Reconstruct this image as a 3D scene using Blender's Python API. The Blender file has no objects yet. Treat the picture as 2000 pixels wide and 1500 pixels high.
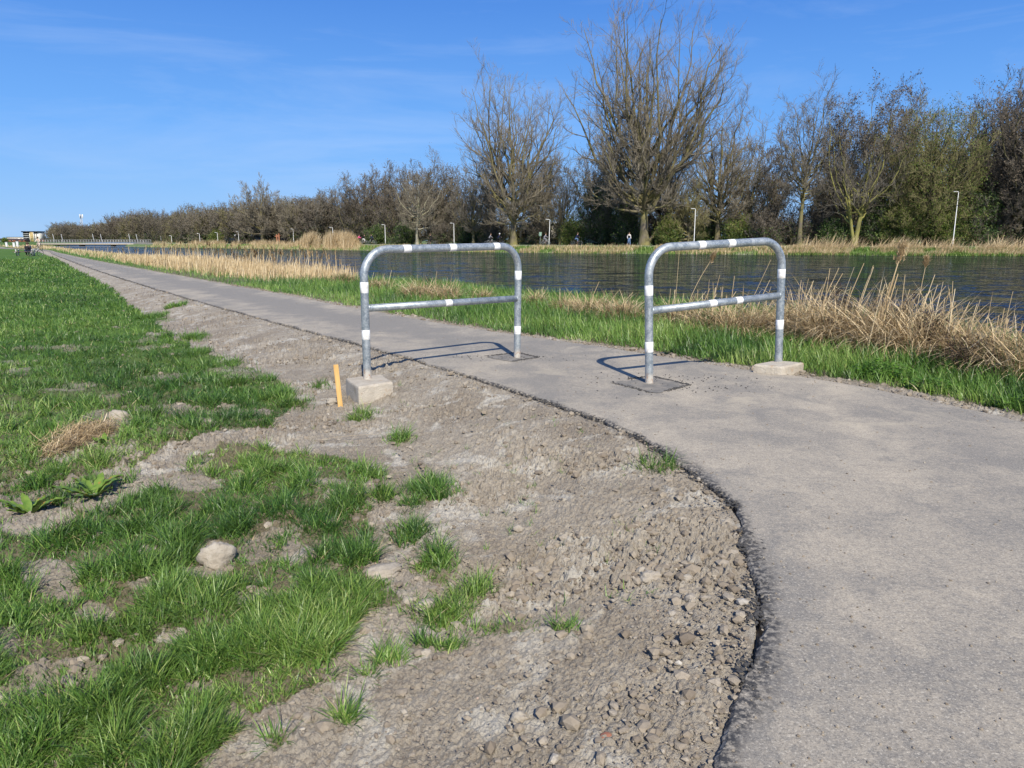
import bpy, math, random
import numpy as np
from math import radians, pi

# ------------------------------------------------------------------ camera, world, sun, exposure
SC = bpy.context.scene
COL = SC.collection
F = 1428.0                                   # focal length in pixels of a 2000 px wide picture
EYE = 1.35
PITCH = math.atan((750 - 470) / F)
CP, SP = math.cos(PITCH), math.sin(PITCH)
cam_d = bpy.data.cameras.new("camera")
cam = bpy.data.objects.new("camera", cam_d); COL.objects.link(cam)
cam.location = (0, 0, EYE); cam.rotation_euler = (pi / 2 - PITCH, 0, 0)
cam_d.sensor_width = 36; cam_d.lens = 36 * F / 2000; cam_d.clip_start = 0.05; cam_d.clip_end = 12000
SC.camera = cam
SUN_TO = np.array((0.26, -1.14, 1.0)); SUN_TO /= np.linalg.norm(SUN_TO)
sun_el = math.asin(SUN_TO[2]); sun_az = math.atan2(SUN_TO[0], SUN_TO[1])
sl = bpy.data.lights.new("sun", 'SUN'); sl.energy = 5.0; sl.angle = radians(0.5); sl.color = (1.0, 0.935, 0.81)
sun = bpy.data.objects.new("sun", sl); COL.objects.link(sun)
import mathutils
sun.rotation_euler = mathutils.Vector(SUN_TO).to_track_quat('Z', 'Y').to_euler()
sun.location = (10, -40, 40)

W = bpy.data.worlds.new("World"); SC.world = W; W.use_nodes = True
nt = W.node_tree; nt.nodes.clear()
def wn(t, **k):
    n = nt.nodes.new(t)
    for a, b in k.items(): setattr(n, a, b)
    return n
sky = wn('ShaderNodeTexSky', sky_type='NISHITA', sun_disc=False, sun_elevation=sun_el, sun_rotation=sun_az,
         altitude=0, air_density=1.25, dust_density=0.35, ozone_density=2.2)
tc = wn('ShaderNodeTexCoord'); mp = wn('ShaderNodeMapping'); mp.inputs['Scale'].default_value = (1.2, 2.5, 9.0)
mp.inputs['Rotation'].default_value = (0.12, 0.25, 0.3)
nz = wn('ShaderNodeTexNoise'); nz.inputs['Scale'].default_value = 1.6; nz.inputs['Detail'].default_value = 7; nz.inputs['Roughness'].default_value = .62
nz.inputs['Distortion'].default_value = .5
cr = wn('ShaderNodeMapRange'); cr.inputs['From Min'].default_value = .46; cr.inputs['From Max'].default_value = .85; cr.inputs['To Max'].default_value = .34
hs = wn('ShaderNodeMix', data_type='RGBA')
sx = wn('ShaderNodeSeparateXYZ'); gr = wn('ShaderNodeValToRGB'); hf = wn('ShaderNodeMapRange'); hf.inputs['From Max'].default_value = .6; hf.inputs['To Min'].default_value = .93; hf.inputs['To Max'].default_value = .7
ge = gr.color_ramp.elements
while len(ge) < 5: ge.new(.5)
for i, (p, c) in enumerate([(0, (3.0, 5.1, 8.0)), (.04, (2.2, 4.6, 8.4)), (.13, (1.15, 3.55, 8.4)), (.28, (.42, 2.1, 6.9)), (1, (.18, .8, 3.2))]):
    ge[i].position = p; ge[i].color = tuple(q / 10 for q in c) + (1,)
gm = wn('ShaderNodeVectorMath', operation='SCALE'); gm.inputs['Scale'].default_value = 10
mx = wn('ShaderNodeMix', data_type='RGBA'); mx.inputs['B'].default_value = (5.2, 6.4, 8.6, 1)
bg = wn('ShaderNodeBackground'); bg.inputs['Strength'].default_value = .092
wo = wn('ShaderNodeOutputWorld')
L = nt.links.new
L(tc.outputs['Generated'], mp.inputs['Vector']); L(mp.outputs[0], nz.inputs['Vector']); L(nz.outputs['Fac'], cr.inputs['Value'])
L(tc.outputs['Generated'], sx.inputs[0]); L(sx.outputs['Z'], gr.inputs[0]); L(gr.outputs[0], gm.inputs[0]); L(sx.outputs['Z'], hf.inputs['Value'])
L(hf.outputs[0], hs.inputs['Factor']); L(sky.outputs[0], hs.inputs['A']); L(gm.outputs[0], hs.inputs['B']); L(hs.outputs['Result'], mx.inputs['A']); L(cr.outputs[0], mx.inputs['Factor'])
L(mx.outputs['Result'], bg.inputs['Color']); L(bg.outputs[0], wo.inputs['Surface'])
SC.view_settings.view_transform = 'Standard'; SC.view_settings.look = 'None'
SC.view_settings.exposure = 0.36; SC.view_settings.gamma = 1.0; SC.view_settings.use_curve_mapping = False
SC.cycles.max_bounces = 6; SC.cycles.diffuse_bounces = 3; SC.cycles.glossy_bounces = 3; SC.cycles.transmission_bounces = 4
SC.cycles.transparent_max_bounces = 6

# ------------------------------------------------------------------ layout of the place (metres, camera looks along +Y)
def ray(px, py):
    u = (px - 1000) / F; v = (750 - py) / F
    return u, CP + v * SP, v * CP - SP
def G(px, py, z=0.0):
    u, dy, dz = ray(px, py); t = (z - EYE) / dz
    return np.array((u * t, dy * t, z))
def proj(x, y, z):
    d = y * CP - (z - EYE) * SP; v = y * SP + (z - EYE) * CP
    d = np.where(d < .02, .02, d)
    return 1000 + F * x / d, 750 - F * v / d
def XF(px, Y, z=0.5):                         # x of a thing standing at distance Y and height z, seen in column px
    return (px - 1000) / F * (Y * CP - (z - EYE) * SP)
def ZT(py, Y):                                # height of something seen at row py at distance Y
    v = (750 - py) / F
    return EYE + Y * (v * CP - SP) / (CP + v * SP)

def poly_px(pts, z, pre=(), post=()):
    return np.array([tuple(p) for p in pre] + [tuple(G(px, py, z)[:2]) for px, py in pts] + [tuple(p) for p in post])
WATER_Z = -0.35
NEAR = poly_px([(2300, 770), (2000, 692), (1800, 655), (1600, 640), (1450, 628), (1200, 606), (1050, 592), (900, 572), (700, 556), (550, 541),
                (400, 523), (250, 503), (150, 491), (100, 484)], WATER_Z, pre=((60, -30), (14, 2)), post=((-128, 205), (-150, 250), (-200, 345), (-300, 520), (-650, 1200), (-1900, 3600)))
FAR = poly_px([(2300, 503), (1900, 500), (1500, 497.5), (1100, 494.5), (900, 492), (700, 489), (550, 486.5), (400, 484.5), (300, 483)], WATER_Z,
              pre=((300, 20), (140, 60)), post=((-118, 225), (-128, 262), (-175, 345), (-262, 520), (-590, 1200), (-1800, 3600)))
PL = poly_px([(1390, 1500), (1440, 1380), (1476, 1230), (1476, 1130), (1456, 1040), (1425, 980), (1340, 915), (1240, 850), (1130, 805),
              (1000, 762), (900, 729), (830, 708), (718, 677), (600, 645), (450, 605), (350, 577), (250, 547), (150, 514), (100, 495), (82, 488.5)], 0,
             pre=((-2.6, -3.0), (-.5, -.6), (.25, .9)), post=((-99, 140), (-133, 185), (-190, 250)))
PR = poly_px([(2600, 985), (2250, 885), (2000, 823), (1850, 789), (1700, 757), (1550, 733), (1450, 720), (1350, 705), (1200, 680), (1020, 655), (900, 637),
              (700, 603), (550, 574), (400, 548), (250, 521), (150, 502), (105, 492), (86, 487.5)], 0,
             pre=((14, -3.0), (12, 0.5), (8, 2.6)), post=((-96, 141), (-130, 187), (-187, 252)))

def refine(P):
    Q = [P[0]]
    for i in range(len(P) - 1):
        a = P[i - 1] if i else 2 * P[0] - P[1]; d = P[i + 2] if i + 2 < len(P) else 2 * P[-1] - P[-2]
        Q += [(9 * (P[i] + P[i + 1]) - a - d) / 16, P[i + 1]]
    return np.array(Q)
PL = refine(PL); PR = refine(PR)
def dist_poly(x, y, P):
    """signed distance to an open polyline; positive to the right of its direction of travel"""
    x = np.asarray(x, float); y = np.asarray(y, float)
    best = np.full(x.shape, 1e18); sg = np.ones(x.shape)
    for (ax, ay), (bx, by) in zip(P[:-1], P[1:]):
        dx, dy = bx - ax, by - ay; l2 = dx * dx + dy * dy
        t = np.clip(((x - ax) * dx + (y - ay) * dy) / l2, 0, 1)
        qx = x - (ax + t * dx); qy = y - (ay + t * dy); d = qx * qx + qy * qy
        m = d < best - 1e-12
        best = np.where(m, d, best)
        sg = np.where(m, np.where(dx * qy - dy * qx > 0, -1.0, 1.0), sg)
    return np.sqrt(best) * sg
def smooth(a, b, t):
    t = np.clip((t - a) / (b - a), 0, 1); return t * t * (3 - 2 * t)

# ---- numpy noise
def _h(ix, iy, s):
    n = (ix.astype(np.int64) * 374761393 + iy.astype(np.int64) * 668265263 + s * 1442695041) & 0xffffffff
    n = ((n ^ (n >> 13)) * 1274126177) & 0xffffffff
    n = ((n ^ (n >> 15)) * 2246822519) & 0xffffffff
    return ((n ^ (n >> 16)) & 0xffffff) / float(0xffffff)
def vn(x, y, s=0):
    ix = np.floor(x); iy = np.floor(y); fx = x - ix; fy = y - iy
    fx = fx * fx * (3 - 2 * fx); fy = fy * fy * (3 - 2 * fy)
    a = _h(ix, iy, s); b = _h(ix + 1, iy, s); c = _h(ix, iy + 1, s); d = _h(ix + 1, iy + 1, s)
    return (a + (b - a) * fx) * (1 - fy) + (c + (d - c) * fx) * fy
def fbm(x, y, s=0, o=4, g=.5):
    t = 0; a = 1; n = 0
    for k in range(o):
        t = t + a * vn(x * 2 ** k + 17.3 * k, y * 2 ** k - 9.1 * k, s + k); n += a; a *= g
    return t / n
def worley(x, y, s=0):
    ix = np.floor(x); iy = np.floor(y); f1 = np.full(x.shape, 9.); idd = np.zeros(x.shape)
    for i in (-1, 0, 1):
        for j in (-1, 0, 1):
            cx = ix + i; cy = iy + j
            px = cx + _h(cx, cy, s); py = cy + _h(cx, cy, s + 7)
            d = (px - x) ** 2 + (py - y) ** 2; m = d < f1
            f1 = np.where(m, d, f1); idd = np.where(m, _h(cx, cy, s + 13), idd)
    return np.sqrt(f1), idd

def base_h(x, y):
    """smooth terrain"""
    x = np.asarray(x, float); y = np.asarray(y, float)
    dl = -DL(x, y)
    dn = DN(x, y); df = DF(x, y); dr = DR(x, y)
    left = -0.022 - 0.17 * smooth(0.03, 1.25, dl)
    near = -0.018 - 0.03 * smooth(0, 1, dr) - smooth(-1.1, .9, dn) * 0.85
    h = np.where(dl > 0, left, np.where(dr > 0, near, -0.06))
    far = -1.0 + smooth(-3, 0, df) * .65 + smooth(0, 1.0, df) * .55 + smooth(1.0, 7, df) * .42
    h = np.where((dn > 0), np.maximum(np.minimum(h, near), far), h)
    return h
# orientation: every polyline runs from the lower right of the picture to the upper left, so "right of travel" is the water side
def DL(x, y): return dist_poly(x, y, PL)          # >0 on the path side
def DR(x, y): return dist_poly(x, y, PR)          # >0 on the canal side
def DN(x, y): return dist_poly(x, y, NEAR)
def DF(x, y): return dist_poly(x, y, FAR)
def GG(px, py):
    z = -0.1
    for _ in range(8):
        p = G(px, py, z); z = .5 * z + .5 * float(base_h(p[0:1], p[1:2])[0])
    return G(px, py, z)

def in_poly(px, py, poly):
    c = np.zeros(px.shape, bool); n = len(poly)
    for i in range(n):
        x1, y1 = poly[i]; x2, y2 = poly[(i + 1) % n]
        if y1 == y2: continue
        m = ((y1 > py) != (y2 > py)) & (px < (x2 - x1) * (py - y1) / (y2 - y1) + x1)
        c ^= m
    return c
GA = [(-3000, 472), (0, 481), (68, 489.5), (105, 503), (150, 528), (215, 560), (245, 590), (300, 630), (350, 665), (400, 690), (455, 712), (560, 755), (578, 790),
      (520, 838), (440, 838), (400, 855), (330, 880), (270, 905), (240, 960), (0, 1050), (-700, 1200), (-3000, 1300)]
GB = [(-3000, 1200), (-700, 1200), (0, 1050), (200, 980), (300, 955), (380, 905), (430, 875), (600, 890), (715, 925), (730, 1000), (700, 1080), (755, 1140), (690, 1200),
      (650, 1290), (560, 1390), (470, 1440), (380, 1500), (300, 1750), (-3000, 1750)]
BARE = [(370, 945, 55, 16), (300, 915, 50, 14), (95, 1120, 75, 24), (290, 1085, 30, 12), (115, 1155, 55, 30), (185, 1200, 48, 26), (290, 1150, 44, 15), (390, 1118, 30, 14), (340, 1252, 42, 14),
        (505, 1175, 40, 22), (392, 1342, 30, 16), (445, 1402, 45, 25), (280, 1448, 34, 30), (15, 1250, 24, 36), (580, 1090, 30, 22), (250, 962, 40, 10), (645, 975, 20, 12), (650, 1030, 16, 9),
        (390, 742, 30, 8), (330, 800, 40, 7), (405, 825, 36, 8), (450, 795, 40, 7), (340, 690, 30, 6), (230, 640, 28, 5), (520, 800, 26, 6), (300, 655, 24, 5), (560, 1240, 28, 12), (600, 1330, 20, 10), (150, 1290, 30, 10), (425, 1090, 36, 24)]
TUFT = [(842, 962, 38, 18), (805, 985, 20, 10), (795, 1045, 34, 22), (850, 1105, 34, 16), (865, 1130, 22, 10), (925, 1160, 26, 14), (868, 1212, 36, 18), (725, 1175, 60, 22), (975, 1240, 52, 10),
        (760, 1300, 26, 12), (825, 1262, 22, 9), (1282, 915, 34, 11), (1310, 912, 22, 8), (775, 862, 26, 7), (705, 818, 24, 8), (540, 775, 34, 14), (520, 745, 14, 8), (675, 1415, 16, 8), (540, 1455, 20, 14),
        (620, 1330, 38, 22), (750, 975, 22, 9), (460, 750, 30, 9), (445, 715, 24, 6), (385, 690, 26, 7), (295, 620, 26, 6), (625, 755, 16, 5), (380, 660, 26, 5), (1095, 1235, 22, 8), (735, 935, 16, 8), (640, 1240, 26, 14), (560, 1300, 40, 22),
        (890, 1180, 12, 7), (860, 1270, 40, 8), (715, 1330, 14, 7), (390, 790, 24, 8), (455, 830, 30, 10), (590, 790, 20, 8), (345, 598, 14, 3)]
def grass_density(x, y, z, jit=1.0):
    """0..1: how thickly grass grows at a ground point of the meadow side"""
    x = np.asarray(x, float); y = np.asarray(y, float)
    r = np.hypot(x, y)
    jx = (fbm(x * 3, y * 3, 51, 3) - .5) * .28 * np.minimum(1, .3 + r * .12); jy = (fbm(x * 3, y * 3, 61, 3) - .5) * .28 * np.minimum(1, .3 + r * .12)
    px, py = proj(x + jx * jit, y + jy * jit, z)
    front = y > .3
    g = (in_poly(px, py, GA) | in_poly(px, py, GB)) & front
    g |= (~front) & (x < -1.2)
    d = g.astype(float)
    qx, qy = proj(x, y, z)
    n = fbm(x * 5, y * 5, 33, 3)
    for cx, cy, rx, ry in [b if b[1] > 870 else (b[0], b[1], b[2] * .6, b[3] * .4) for b in BARE]:
        e = ((qx - cx) / rx) ** 2 + ((qy - cy) / ry) ** 2
        d *= np.where(e + (n - .5) * 2.2 < 1, .07, 1.0)
    thin = fbm(x * 1.7, y * 1.7, 71, 3)
    d *= np.where((thin < .38) & (qy > 650), .35, 1.0)
    for cx, cy, rx, ry in TUFT:
        e = ((qx - cx) / rx) ** 2 + ((qy - cy) / ry) ** 2
        d = np.maximum(d, np.where(e + (n - .5) * 3.0 < .8, .8, np.where(e + (n - .5) * 4 < 2.6, .16, 0)))
    for cx, cy, rx, ry in ((125, 890, 42, 20), (165, 862, 45, 18), (205, 848, 40, 14), (230, 828, 30, 16), (422, 1106, 34, 26), (748, 1122, 40, 20), (185, 985, 60, 26), (70, 1020, 80, 34), (352, 797, 18, 8), (408, 832, 22, 8)):
        d = np.where(((qx - cx) / rx) ** 2 + ((qy - cy) / ry) ** 2 < 1, d * .06, d)
    return d

# ------------------------------------------------------------------ helpers: objects and meshes
def tag(o, label=None, cat=None, group=None, kind=None):
    if label: o['label'] = label
    if cat: o['category'] = cat
    if group: o['group'] = group
    if kind: o['kind'] = kind
    return o
def empty(name, loc=(0, 0, 0), rz=0.0):
    o = bpy.data.objects.new(name, None); COL.objects.link(o); o.location = loc; o.rotation_euler = (0, 0, rz); o.empty_display_size = .2
    return o
def mesh_obj(name, V, faces, mats, parent=None, smooth_=True, attrs=None, mi=None, link=True):
    """faces: list of (n,k) index arrays"""
    me = bpy.data.meshes.new(name)
    V = np.ascontiguousarray(V, np.float32).reshape(-1, 3)
    me.vertices.add(len(V)); me.vertices.foreach_set('co', V.ravel())
    faces = [np.asarray(f, np.int32) for f in faces if len(f)]
    loops = np.concatenate([f.ravel() for f in faces]); tot = np.concatenate([np.full(len(f), f.shape[1], np.int32) for f in faces])
    st = np.concatenate(([0], np.cumsum(tot)[:-1])).astype(np.int32)
    me.loops.add(len(loops)); me.loops.foreach_set('vertex_index', loops.astype(np.int32))
    me.polygons.add(len(tot)); me.polygons.foreach_set('loop_start', st)
    me.polygons.foreach_set('use_smooth', np.full(len(tot), smooth_, bool))
    if mi is not None: me.polygons.foreach_set('material_index', np.asarray(mi, np.int32))
    me.update(calc_edges=True)
    for k, a in (attrs or {}).items():
        at = me.attributes.new(k, 'FLOAT', 'POINT'); at.data.foreach_set('value', np.ascontiguousarray(a, np.float32).ravel())
    for m in (mats if isinstance(mats, (list, tuple)) else [mats]): me.materials.append(m)
    o = bpy.data.objects.new(name, me)
    if link: COL.objects.link(o)
    if parent: o.parent = parent
    return o

class MB:
    """collects shaped pieces that become ONE mesh"""
    def __init__(s): s.V = []; s.F = {}; s.n = 0; s.M = {}; s.A = []
    def add(s, V, faces, m=0, a=0.0):
        V = np.asarray(V, float).reshape(-1, 3); s.V.append(V); s.A.append(np.full(len(V), a))
        for f in faces:
            f = np.asarray(f, np.int64)
            if not len(f): continue
            s.F.setdefault(f.shape[1], []).append(f + s.n); s.M.setdefault(f.shape[1], []).append(np.full(len(f), m))
        s.n += len(V); return s
    def box(s, c, size, rz=0, m=0, top=1.0, rx=0, ry=0, bev=0.0):
        sx, sy, sz = [q / 2 for q in size]
        if bev <= 0:
            v = np.array([(x * sx * (top if z > 0 else 1), y * sy * (top if z > 0 else 1), z * sz) for z in (-1, 1) for y in (-1, 1) for x in (-1, 1)])
            f = [np.array([(0, 2, 3, 1), (4, 5, 7, 6), (0, 1, 5, 4), (2, 6, 7, 3), (0, 4, 6, 2), (1, 3, 7, 5)])]
        else:                                    # chamfered box: octagonal rings
            b = bev; rings = []
            for (k, z) in ((b, -sz), (0, -sz + b), (0, sz - b), (b, sz)):
                x, y = sx - k, sy - k
                rings.append([(x - b, -y, z), (x, -y + b, z), (x, y - b, z), (x - b, y, z), (-x + b, y, z), (-x, y - b, z), (-x, -y + b, z), (-x + b, -y, z)])
            v = np.array(rings).reshape(-1, 3)
            q = [(r * 8 + i, r * 8 + (i + 1) % 8, r * 8 + 8 + (i + 1) % 8, r * 8 + 8 + i) for r in range(3) for i in range(8)]
            f = [np.array(q), np.array([[7, 6, 5, 4, 3, 2, 1, 0], [24 + i for i in range(8)]])]
        R = np.array(mathutils.Euler((rx, ry, rz)).to_matrix())
        return s.add(v @ R.T + np.array(c), f, m)
    def tube(s, pts, rad, k=10, m=0, caps=True):
        pts = np.asarray(pts, float)[None]; rad = np.broadcast_to(np.asarray(rad, float), (1, pts.shape[1]))
        V, Fq = tubes(pts, rad, k); f = [Fq]
        if caps:
            n = pts.shape[1]; f.append(np.array([list(range(k))[::-1], [(n - 1) * k + i for i in range(k)]]))
        return s.add(V, f, m)
    def ball(s, c, r, sub=2, m=0, sq=(1, 1, 1), noise=0, seed=0):
        V, T = ICO[sub]; v = V * np.array(sq) * r
        if noise:
            n = (fbm(V[:, 0] * 1.5 + seed * 3.1, V[:, 1] * 1.5 + V[:, 2] * 1.1, seed, 3) - .5) * 2 * noise; v = v * (1 + n)[:, None]
        return s.add(v + np.array(c), [T], m)
    def build(s, name, mats, parent=None, smooth_=True):
        V = np.concatenate(s.V); fs = [np.concatenate(s.F[k]) for k in s.F]; mi = np.concatenate([np.concatenate(s.M[k]) for k in s.F])
        o = mesh_obj(name, V, fs, mats, parent, smooth_, {'tint': np.concatenate(s.A)}, mi)
        return o

def tubes(P, R, k, ref=None):
    """P (B,n,3) polylines, R (B,n) radii -> verts, quads"""
    B, n, _ = P.shape
    T = np.empty_like(P); T[:, 1:-1] = P[:, 2:] - P[:, :-2]; T[:, 0] = P[:, 1] - P[:, 0]; T[:, -1] = P[:, -1] - P[:, -2]
    T /= np.linalg.norm(T, axis=2, keepdims=True) + 1e-12
    m = T.mean(axis=1); m /= np.linalg.norm(m, axis=1, keepdims=True) + 1e-9
    ref = np.array([ref], float) if ref is not None else np.where(np.abs(m[:, 2:3]) > .8, np.array([[1., 0, 0]]), np.array([[0, 0, 1.]]))
    U = np.cross(T, ref[:, None, :]); U /= np.linalg.norm(U, axis=2, keepdims=True) + 1e-12
    Wv = np.cross(T, U)
    a = np.arange(k) * 2 * pi / k
    V = P[:, :, None, :] + R[:, :, None, None] * (U[:, :, None, :] * np.cos(a)[None, None, :, None] + Wv[:, :, None, :] * np.sin(a)[None, None, :, None])
    b = np.arange(B)[:, None, None] * n * k; i = np.arange(n - 1)[None, :, None] * k; j = np.arange(k)[None, None, :]; j2 = (j + 1) % k
    q = np.stack([b + i + j, b + i + j2, b + i + k + j2, b + i + k + j], axis=-1).reshape(-1, 4)
    return V.reshape(-1, 3), q

def _ico():
    import bmesh
    out = {}
    for s in (1, 2, 3, 4):
        bm = bmesh.new(); bmesh.ops.create_icosphere(bm, subdivisions=s, radius=1.0)
        out[s] = (np.array([v.co[:] for v in bm.verts]), np.array([[v.index for v in f.verts] for f in bm.faces])); bm.free()
    return out
ICO = _ico()

def ribbons(P, az, lean, bend, Ln, Wd, n=3, twist=None, taper=.8):
    """thin blades: start P (B,3), heading az, start angle from vertical, total bend, length, width -> verts, faces list"""
    B = len(P); s = np.linspace(0, 1, n + 1)
    phi = lean[:, None] + bend[:, None] * (s[None, :-1] + .5 / n)
    st = Ln[:, None] / n
    hx = np.concatenate([np.zeros((B, 1)), np.cumsum(st * np.sin(phi), axis=1)], axis=1); hz = np.concatenate([np.zeros((B, 1)), np.cumsum(st * np.cos(phi), axis=1)], axis=1)
    C = np.stack([P[:, 0:1] + hx * np.cos(az)[:, None], P[:, 1:2] + hx * np.sin(az)[:, None], P[:, 2:3] + hz], axis=-1)
    tw = az + (twist if twist is not None else 0)
    S = np.stack([-np.sin(tw), np.cos(tw), np.zeros(B)], axis=-1)[:, None, :]
    w = (Wd[:, None] * .5 * np.maximum(0, 1 - s[None, :] ** 1.6 * taper))[:, :, None]
    A = (C - S * w)[:, :-1]; D = (C + S * w)[:, :-1]; tip = C[:, -1:]
    V = np.concatenate([np.stack([A, D], axis=2).reshape(B, 2 * n, 3), tip], axis=1)       # 2n+1 verts
    m = 2 * n + 1; b = np.arange(B)[:, None] * m
    q = np.stack([b + 2 * np.arange(n - 1)[None], b + 2 * np.arange(n - 1)[None] + 1, b + 2 * np.arange(n - 1)[None] + 3, b + 2 * np.arange(n - 1)[None] + 2], axis=-1).reshape(-1, 4)
    t = np.stack([b + 2 * n - 2, b + 2 * n - 1, b + 2 * n], axis=-1).reshape(-1, 3)
    return V.reshape(-1, 3), [q, t], m

class Rib:
    def __init__(s): s.V = []; s.q = []; s.t = []; s.a = []; s.n = 0
    def add(s, P, az, lean, bend, Ln, Wd, tint, n=3, twist=None, taper=.8):
        if not len(P): return
        V, (q, t), m = ribbons(P, az, lean, bend, Ln, Wd, n, twist, taper)
        s.V.append(V); s.q.append(q + s.n); s.t.append(t + s.n); s.a.append(np.repeat(tint, m)); s.n += len(V)
    def raw(s, V, q, tint):
        s.V.append(V); s.q.append(q + s.n); s.a.append(tint); s.n += len(V)
    def build(s, name, mat, parent=None):
        fs = [np.concatenate(s.q)] if s.q else []
        if s.t: fs.append(np.concatenate(s.t))
        return mesh_obj(name, np.concatenate(s.V), fs, mat, parent, False, {'tint': np.concatenate(s.a)})

# ------------------------------------------------------------------ materials
MATS = {}
class NT:
    def __init__(s, name):
        m = bpy.data.materials.new(name); m.use_nodes = True; s.m = m; s.t = m.node_tree; s.t.nodes.clear()
        s.out = s.n('ShaderNodeOutputMaterial'); s.obj = s.n('ShaderNodeTexCoord').outputs['Object']; s.geo = s.n('ShaderNodeNewGeometry').outputs['Position']
        MATS[name] = m
    def n(s, t, **k):
        n = s.t.nodes.new(t)
        for a, b in k.items(): setattr(n, a, b)
        return n
    def l(s, a, b): s.t.links.new(a, b)
    def setv(s, sock, v):
        if hasattr(v, 'is_output') or isinstance(v, bpy.types.NodeSocket): s.l(v, sock)
        elif isinstance(v, (tuple, list)): sock.default_value = tuple(v) + ((1,) if len(v) == 3 and sock.type == 'RGBA' else ())
        else: sock.default_value = v
    def noise(s, scale, detail=4, rough=.55, vec=None, dist=0, stretch=None):
        n = s.n('ShaderNodeTexNoise'); n.inputs['Scale'].default_value = scale; n.inputs['Detail'].default_value = detail; n.inputs['Roughness'].default_value = rough; n.inputs['Distortion'].default_value = dist
        vec = vec or s.geo
        if stretch:
            mp = s.n('ShaderNodeMapping'); mp.inputs['Scale'].default_value = stretch[0]; mp.inputs['Rotation'].default_value = stretch[1]; s.l(vec, mp.inputs[0]); vec = mp.outputs[0]
        s.l(vec, n.inputs['Vector']); return n.outputs['Fac']
    def vor(s, scale, feat='F1', vec=None):
        n = s.n('ShaderNodeTexVoronoi', feature=feat); n.inputs['Scale'].default_value = scale; s.l(vec or s.geo, n.inputs['Vector']); return n.outputs['Distance']
    def rng(s, v, a, b, c=0., d=1.):
        n = s.n('ShaderNodeMapRange'); s.setv(n.inputs['Value'], v); n.inputs['From Min'].default_value = a; n.inputs['From Max'].default_value = b; n.inputs['To Min'].default_value = c; n.inputs['To Max'].default_value = d
        return n.outputs[0]
    def math(s, op, a, b=0.):
        n = s.n('ShaderNodeMath', operation=op); s.setv(n.inputs[0], a); s.setv(n.inputs[1], b); return n.outputs[0]
    def mix(s, f, a, b):
        n = s.n('ShaderNodeMix', data_type='RGBA'); s.setv(n.inputs['Factor'], f); s.setv(n.inputs['A'], a); s.setv(n.inputs['B'], b); return n.outputs['Result']
    def attr(s, name): return s.n('ShaderNodeAttribute', attribute_name=name).outputs['Fac']
    def bump(s, h, strength=.5, dist=.01, nrm=None):
        n = s.n('ShaderNodeBump'); n.inputs['Strength'].default_value = strength; n.inputs['Distance'].default_value = dist; s.l(h, n.inputs['Height'])
        if nrm: s.l(nrm, n.inputs['Normal'])
        return n.outputs[0]
    def bsdf(s, color, rough=.8, metal=0., spec=.3, normal=None, trans=0., **k):
        b = s.n('ShaderNodeBsdfPrincipled'); s.setv(b.inputs['Base Color'], color); s.setv(b.inputs['Roughness'], rough); s.setv(b.inputs['Metallic'], metal); b.inputs['Specular IOR Level'].default_value = spec
        if normal: s.l(normal, b.inputs['Normal'])
        for a, v in k.items(): s.setv(b.inputs[a], v)
        if trans:
            t = s.n('ShaderNodeBsdfTranslucent'); s.setv(t.inputs['Color'], color); mx = s.n('ShaderNodeMixShader'); mx.inputs[0].default_value = trans
            s.l(b.outputs[0], mx.inputs[1]); s.l(t.outputs[0], mx.inputs[2]); s.l(mx.outputs[0], s.out.inputs['Surface'])
        else: s.l(b.outputs[0], s.out.inputs['Surface'])
        return s.m
def ramp(N, v, stops):
    r = N.n('ShaderNodeValToRGB'); N.setv(r.inputs['Fac'], v); e = r.color_ramp.elements
    while len(e) < len(stops): e.new(.5)
    for i, (p, c) in enumerate(stops): e[i].position = p; e[i].color = tuple(c) + (1,)
    return r.outputs['Color']
def simple(name, c1, c2=None, scale=8, rough=.7, metal=0., spec=.3, bump=0., bd=.005):
    N = NT(name); f = N.noise(scale, 5, .6, N.obj); c = N.mix(N.rng(f, .3, .7), c1, c2 or tuple(q * .7 for q in c1))
    return N.bsdf(c, rough, metal, spec, N.bump(N.noise(scale * 6, 4, .6, N.obj), bump, bd) if bump else None)

# dirt / meadow ground
N = NT('soil')
f1 = N.noise(1.1, 6, .6); f2 = N.noise(9, 6, .65); f3 = N.noise(55, 5, .7); f4 = N.noise(3.3, 5, .6, dist=.8)
c = N.mix(N.rng(f2, .3, .7), (.385, .338, .275), (.262, .222, .175)); c = N.mix(N.rng(f1, .46, .62, 0, .7), c, (.195, .155, .115))
c = N.mix(N.rng(f4, .53, .64, 0, .85), c, (.52, .49, .43)); c = N.mix(N.rng(f3, .35, .75, 0, .55), c, (.43, .39, .32)); c = N.mix(N.rng(f3, .5, .3, 0, .5), c, (.15, .122, .095))
veg = N.attr('veg'); c = N.mix(N.math('MULTIPLY', veg, .85), c, N.mix(N.rng(f3, .3, .7), (.10, .095, .05), (.19, .15, .095)))
green = N.attr('green'); c = N.mix(green, c, N.mix(N.rng(N.noise(.25, 6, .7), .35, .65), (.05, .12, .02), (.10, .17, .035)))
v1 = N.vor(70); hgt = N.math('ADD', N.math('MULTIPLY', f3, 1.2), N.math('MULTIPLY', v1, .12)); hgt = N.math('ADD', hgt, N.math('MULTIPLY', N.noise(220, 4, .7), .5))
N.bsdf(c, .95, 0, .15, N.bump(hgt, .9, .012))

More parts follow.
